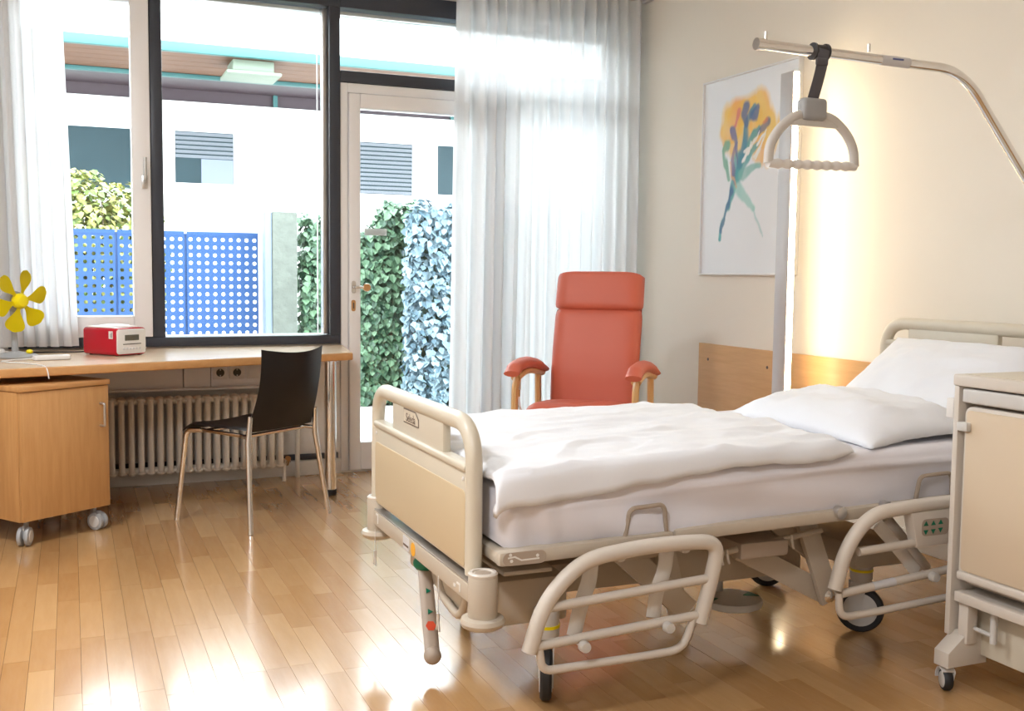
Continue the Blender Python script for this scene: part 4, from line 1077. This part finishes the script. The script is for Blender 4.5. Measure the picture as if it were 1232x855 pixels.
th_ = thing('grab_triangle', 'white trapeze grab handle hanging from a dark grey strap', 'handle', (1.945, PY, 1.797))
O = th_.location
cl = part('strap_clamp', mat('black_clamp', (.03, .03, .034), .4, var=.03), th_, lambda b: lathe(b, [(.0155, -.024), (.024, -.024), (.024, -.018), (.020, -.016), (.020, .016), (.024, .018), (.024, .024), (.0155, .024)], (1.945, PY, 1.797), 'X', 20), O, label='black plastic clamp round the pole')
def strap(b):
    c = fillet([(1.945, PY - .022, 1.80), (1.938, PY - .022, 1.755), (1.935, PY - .012, 1.715), (1.925, PY, 1.655)], .03, 5)
    tube(b, c, .019, 8, r2=.0035, up=(1, 0, 0))
    box(b, 1.917, 1.955, PY - .029, PY - .019, 1.755, 1.775, .003)
part('strap', DGREY, th_, strap, O)
part('adjuster', GREYP, th_, lambda b: (box(b, 1.885, 1.968, PY - .020, PY + .020, 1.606, 1.668, .012, 3),), O, label='grey plastic strap adjuster')
HC = 1.932
def hndl(b):
    P = [(HC - .148, 1.482), (HC - .146, 1.53), (HC - .118, 1.575), (HC - .06, 1.622), (HC + .06, 1.622), (HC + .118, 1.578), (HC + .146, 1.535), (HC + .150, 1.486)]
    tube(b, fillet([(x, PY, z) for x, z in P + [P[0]]][:-1], .05, 6), .014, 12, r2=.012)
    prism(b, [(HC - .085, 1.590), (HC + .085, 1.590), (HC + .055, 1.622), (HC - .055, 1.622)], 'Y', PY - .008, PY + .008, .003)
part('frame', LGREY, th_, hndl, O)
def grip(b):
    n = 60; pts = []; rr = []
    for k in range(n + 1):
        t = k / n; x = HC - .150 + .302 * t; pts.append((x, PY, 1.482 + .004 * t)); rr.append(.0125 + (.0022 * math.cos(2 * PI * 9 * t) if .08 < t < .92 else 0))
    tube(b, pts, rr, 14)
part('grip', WPLAST, th_, grip, O)

# ================================================================== ARMCHAIR
ac = thing('armchair', 'coral vinyl high-back armchair with beech arms by the curtain', 'armchair', (2.37, 4.68, 0), rad(-40))
# local: faces -y
def slab(b, prof, w0, w1, th, edge=.03, nseg=16, nw=14):
    """upholstered slab following a profile [(y,z)], width from w0 to w1"""
    P = [Vector((0, y, z)) for y, z in prof]; n = len(P)
    def at(v):
        f = v * (n - 1); i = min(n - 2, int(f)); t = f - i; return P[i].lerp(P[i + 1], t), (P[i + 1] - P[i]).normalized()
    def fn(u, v, s):
        p, d = at(v); nr = Vector((0, -d.z, d.y)) if True else None
        w = w0 + (w1 - w0) * v; a = u * 2 - 1; c = v * 2 - 1
        h = (max(0, 1 - abs(a) ** 6) ** .5) * (max(0, 1 - abs(c) ** 10) ** .5)
        k8 = abs(c) ** 12
        p = p - d * (abs(a) ** 7 * .020 * math.copysign(1, c) * abs(c) ** 4)
        return p + Vector((a * w / 2 * (1 - .045 * k8), 0, 0)) + nr * s * th / 2 * h
    for s in (1, -1): grid(b, nw * 2, nseg * 2, lambda u, v: fn(u, v, s))
    bmesh.ops.remove_doubles(b, verts=b.verts, dist=.0004)
bkp = [(.16, .46), (.19, .60), (.215, .75), (.25, .88), (.275, .97)]
back = part('backrest', CORAL, ac, lambda b: slab(b, [(.15, .44), (.165, .55), (.175, .66), (.20, .78), (.235, .90), (.262, 1.005)], .46, .462, .105), None, 60)
part('headrest', CORAL, ac, lambda b: slab(b, [(.252, .975), (.270, 1.06), (.29, 1.13), (.305, 1.178)], .468, .462, .135), None, 60)
part('seat', CORAL, ac, lambda b: slab(b, [(-.30, .475), (-.24, .50), (-.05, .49), (.17, .465)][::1], .50, .46, .12), None, 60)
part('seat_frame', ARMW, ac, lambda b: (box(b, -.245, .245, -.24, .18, .375, .405, .004),))
part('back_shell', mat('dark_coral_back', (.45, .07, .04), .5, var=.04), ac, lambda b: slab(b, [(.21, .42), (.235, .66), (.30, .90), (.355, 1.15)], .43, .43, .03), None, 60)
for s in (-1, 1):
    x = s * .295
    part('front_leg', ARMW, ac, lambda b: tube(b, fillet([(x, -.24, 0), (x, -.265, .40), (x, -.25, .64), (x, -.18, .685)], .09, 8), .029, 8, r2=.017, up=(0, 1, 0)))
    part('rear_leg', ARMW, ac, lambda b: tube(b, fillet([(x, .26, 0), (x, .17, .40), (x, .155, .668)], .2, 8), .027, 8, r2=.017, up=(0, 1, 0)))
    part('arm_rail', ARMW, ac, lambda b: tube(b, fillet([(x, -.24, .665), (x, -.10, .69), (x, .06, .68), (x, .21, .655)], .1, 6), .017, 8, r2=.026, up=(0, 0, 1)))
    part('side_stretcher', ARMW, ac, lambda b: box(b, x - .016, x + .016, -.25, .18, .365, .41, .006))
    def pad(b):
        c = fillet([(x, -.315, .692), (x, -.25, .722), (x, -.08, .733), (x, .08, .712), (x, .235, .672)], .1, 6); n = len(c)
        tube(b, c, [.030 * (.55 + .45 * min(1, k / 2, (n - 1 - k) / 2)) for k in range(n)], 12, r2=.040, up=(0, 0, 1))
    part('arm_pad', CORAL, ac, pad, None, 60)
part('recline_lever', CHROME, ac, lambda b: (tube(b, fillet([(-.30, -.08, .47), (-.325, -.08, .50), (-.33, -.075, .56)], .02), .006, 8),))
part('lever_grip', BEECH, ac, lambda b: tube(b, [(-.33, -.075, .555), (-.332, -.07, .62)], [.008, .010], 10))
part('side_hook', ALU, ac, lambda b: tube(b, [(-.30, -.16, .67), (-.302, -.15, .60)], .006, 8))

# ================================================================== BEDSIDE CABINET
bc = thing('bedside_cabinet', 'beige rolling bedside cabinet in the right foreground', 'bedside cabinet', (2.55, 2.0, 0))
O = bc.location
X0 = 2.30; YF, YN = 2.247, 1.76
def cp(name, m, fn, parent=bc, **k): return part(name, m, parent, fn, O, **k)
cp('top', BEIGE3, lambda b: box(b, X0 - .005, 2.80, YN, YF, .869, .902, .006, 3))
cp('top_inlay', BEIGE, lambda b: box(b, X0 + .018, 2.78, YN + .02, YF - .022, .9015, .904, .002))
cp('side_panel', BEIGE3, lambda b: box(b, X0 - .002, 2.78, YF - .022, YF - .004, .155, .869, .003))
cp('side_panel', BEIGE3, lambda b: box(b, X0 - .002, 2.78, YN + .004, YN + .022, .155, .869, .003))
cp('carcass', DBEIGE, lambda b: (box(b, X0 + .05, 2.78, YN + .022, YF - .024, .30, .862, .003),))
dbc = cp('door', BEIGE3, lambda b: prism(b, rrect(YN + .03, YF - .035, .325, .815, .025), 'X', X0 + .008, X0 + .048, .006))
part('door_field', mat('peach_laminate', (.66, .53, .38), .45, bump=.02, bscale=250, var=.02), dbc, lambda b: prism(b, rrect(YN + .042, YF - .047, .350, .804, .012), 'X', X0 + .003, X0 + .012, .002), O, label='peach laminate door field')
part('foot_strip', BEIGE3, dbc, lambda b: box(b, X0 - .002, X0 + .03, YN + .03, YF - .036, .322, .347, .008, 3), O)
part('latch', LGREY, dbc, lambda b: (box(b, X0 - .012, X0 + .012, YF - .064, YF - .026, .745, .77, .004),), O)
cp('drawer_strip', LGREY, lambda b: box(b, X0 - .001, X0 + .06, YN + .03, YF - .032, .824, .864, .006, 3), label='pale drawer front strip under the top')
cp('towel_clip', WPLAST, lambda b: box(b, X0 - .002, X0 + .016, YF - .004, YF + .024, .775, .832, .004))
cp('lower_rail', BEIGE3, lambda b: box(b, X0 - .003, X0 + .03, YN + .02, YF - .035, .258, .288, .004))
cp('tray', BEIGE3, lambda b: box(b, X0 + .03, 2.76, YN + .024, YF - .026, .268, .282, .002))
cp('post', BEIGE3, lambda b: box(b, X0 + .012, X0 + .05, YF - .075, YF - .04, .14, .268, .004))
cp('kick_panel', BEIGE, lambda b: box(b, X0 + .075, X0 + .09, YN + .03, YF - .05, .10, .262, .003))
cp('hinge_pin', LGREY, lambda b: (cyl(b, (X0 + .035, YF - .145, .165), (X0 + .035, YF - .145, .262), .010, 12), cyl(b, (X0 + .04, YF - .06, .185), (X0 + .035, YF - .14, .185), .006, 8)))
def foot(b, s):
    yo = (YF - .012) if s > 0 else (YN + .012)
    prism(b, [(X0 - .045, .075), (X0 - .045, .118), (X0 + .02, .168), (X0 + .10, .168), (X0 + .10, .075)], 'Y', yo - s * .055, yo, .004)
for s in (1, -1):
    cp('foot', BEIGE3, lambda b: foot(b, s))
    cp('bottom_beam', BEIGE, lambda b: box(b, X0 + .09, 2.78, (YF - .06) if s > 0 else YN + .02, (YF - .02) if s > 0 else YN + .06, .09, .15, .005))
def ccaster(x, y, a):
    M = Matrix.Translation((x, y, 0)) @ Matrix.Rotation(a, 4, 'Z'); wr = .031
    c = part('caster', RUBBER, bc, lambda b: lathe(b, [(0, -.012), (wr - .004, -.012), (wr, -.006), (wr, .006), (wr - .004, .012), (0, .012)], (0, 0, wr), 'X', 28, M), O)
    part('wheel_disc', LGREY, c, lambda b: lathe(b, [(0, -.0145), (.020, -.014), (.023, -.012), (.023, .012), (.020, .014), (0, .0145)], (0, 0, wr), 'X', 24, M), O)
    def hood(b):
        t = bmesh.new(); poly = [(math.cos(rad(a_)) * (wr + .004), wr + math.sin(rad(a_)) * (wr + .004)) for a_ in range(-10, 131, 14)] + [(-.012, wr)]
        prism(t, poly, 'X', .0155, .0185, .001); prism(t, poly, 'X', -.0185 + .034 - .0155 + .0, .0155, .0) if False else None
        poly2 = [(math.cos(rad(a_)) * (wr + .005), wr + math.sin(rad(a_)) * (wr + .005)) for a_ in range(-5, 126, 13)] + [(math.cos(rad(a_)) * (wr + .001), wr + math.sin(rad(a_)) * (wr + .001)) for a_ in range(125, -6, -13)]
        prism(t, poly2, 'X', -.0185, .0185, .0)
        cyl(t, (0, 0, wr * 2 + .002), (0, 0, .078), .010, 12)
        merge(b, t, M)
    part('hood', WPLAST, c, hood, O)
ccaster(X0 - .018, YF - .035, rad(-25)); ccaster(X0 - .018, YN + .035, rad(10)); ccaster(2.74, YF - .035, rad(60)); ccaster(2.74, YN + .035, rad(20))
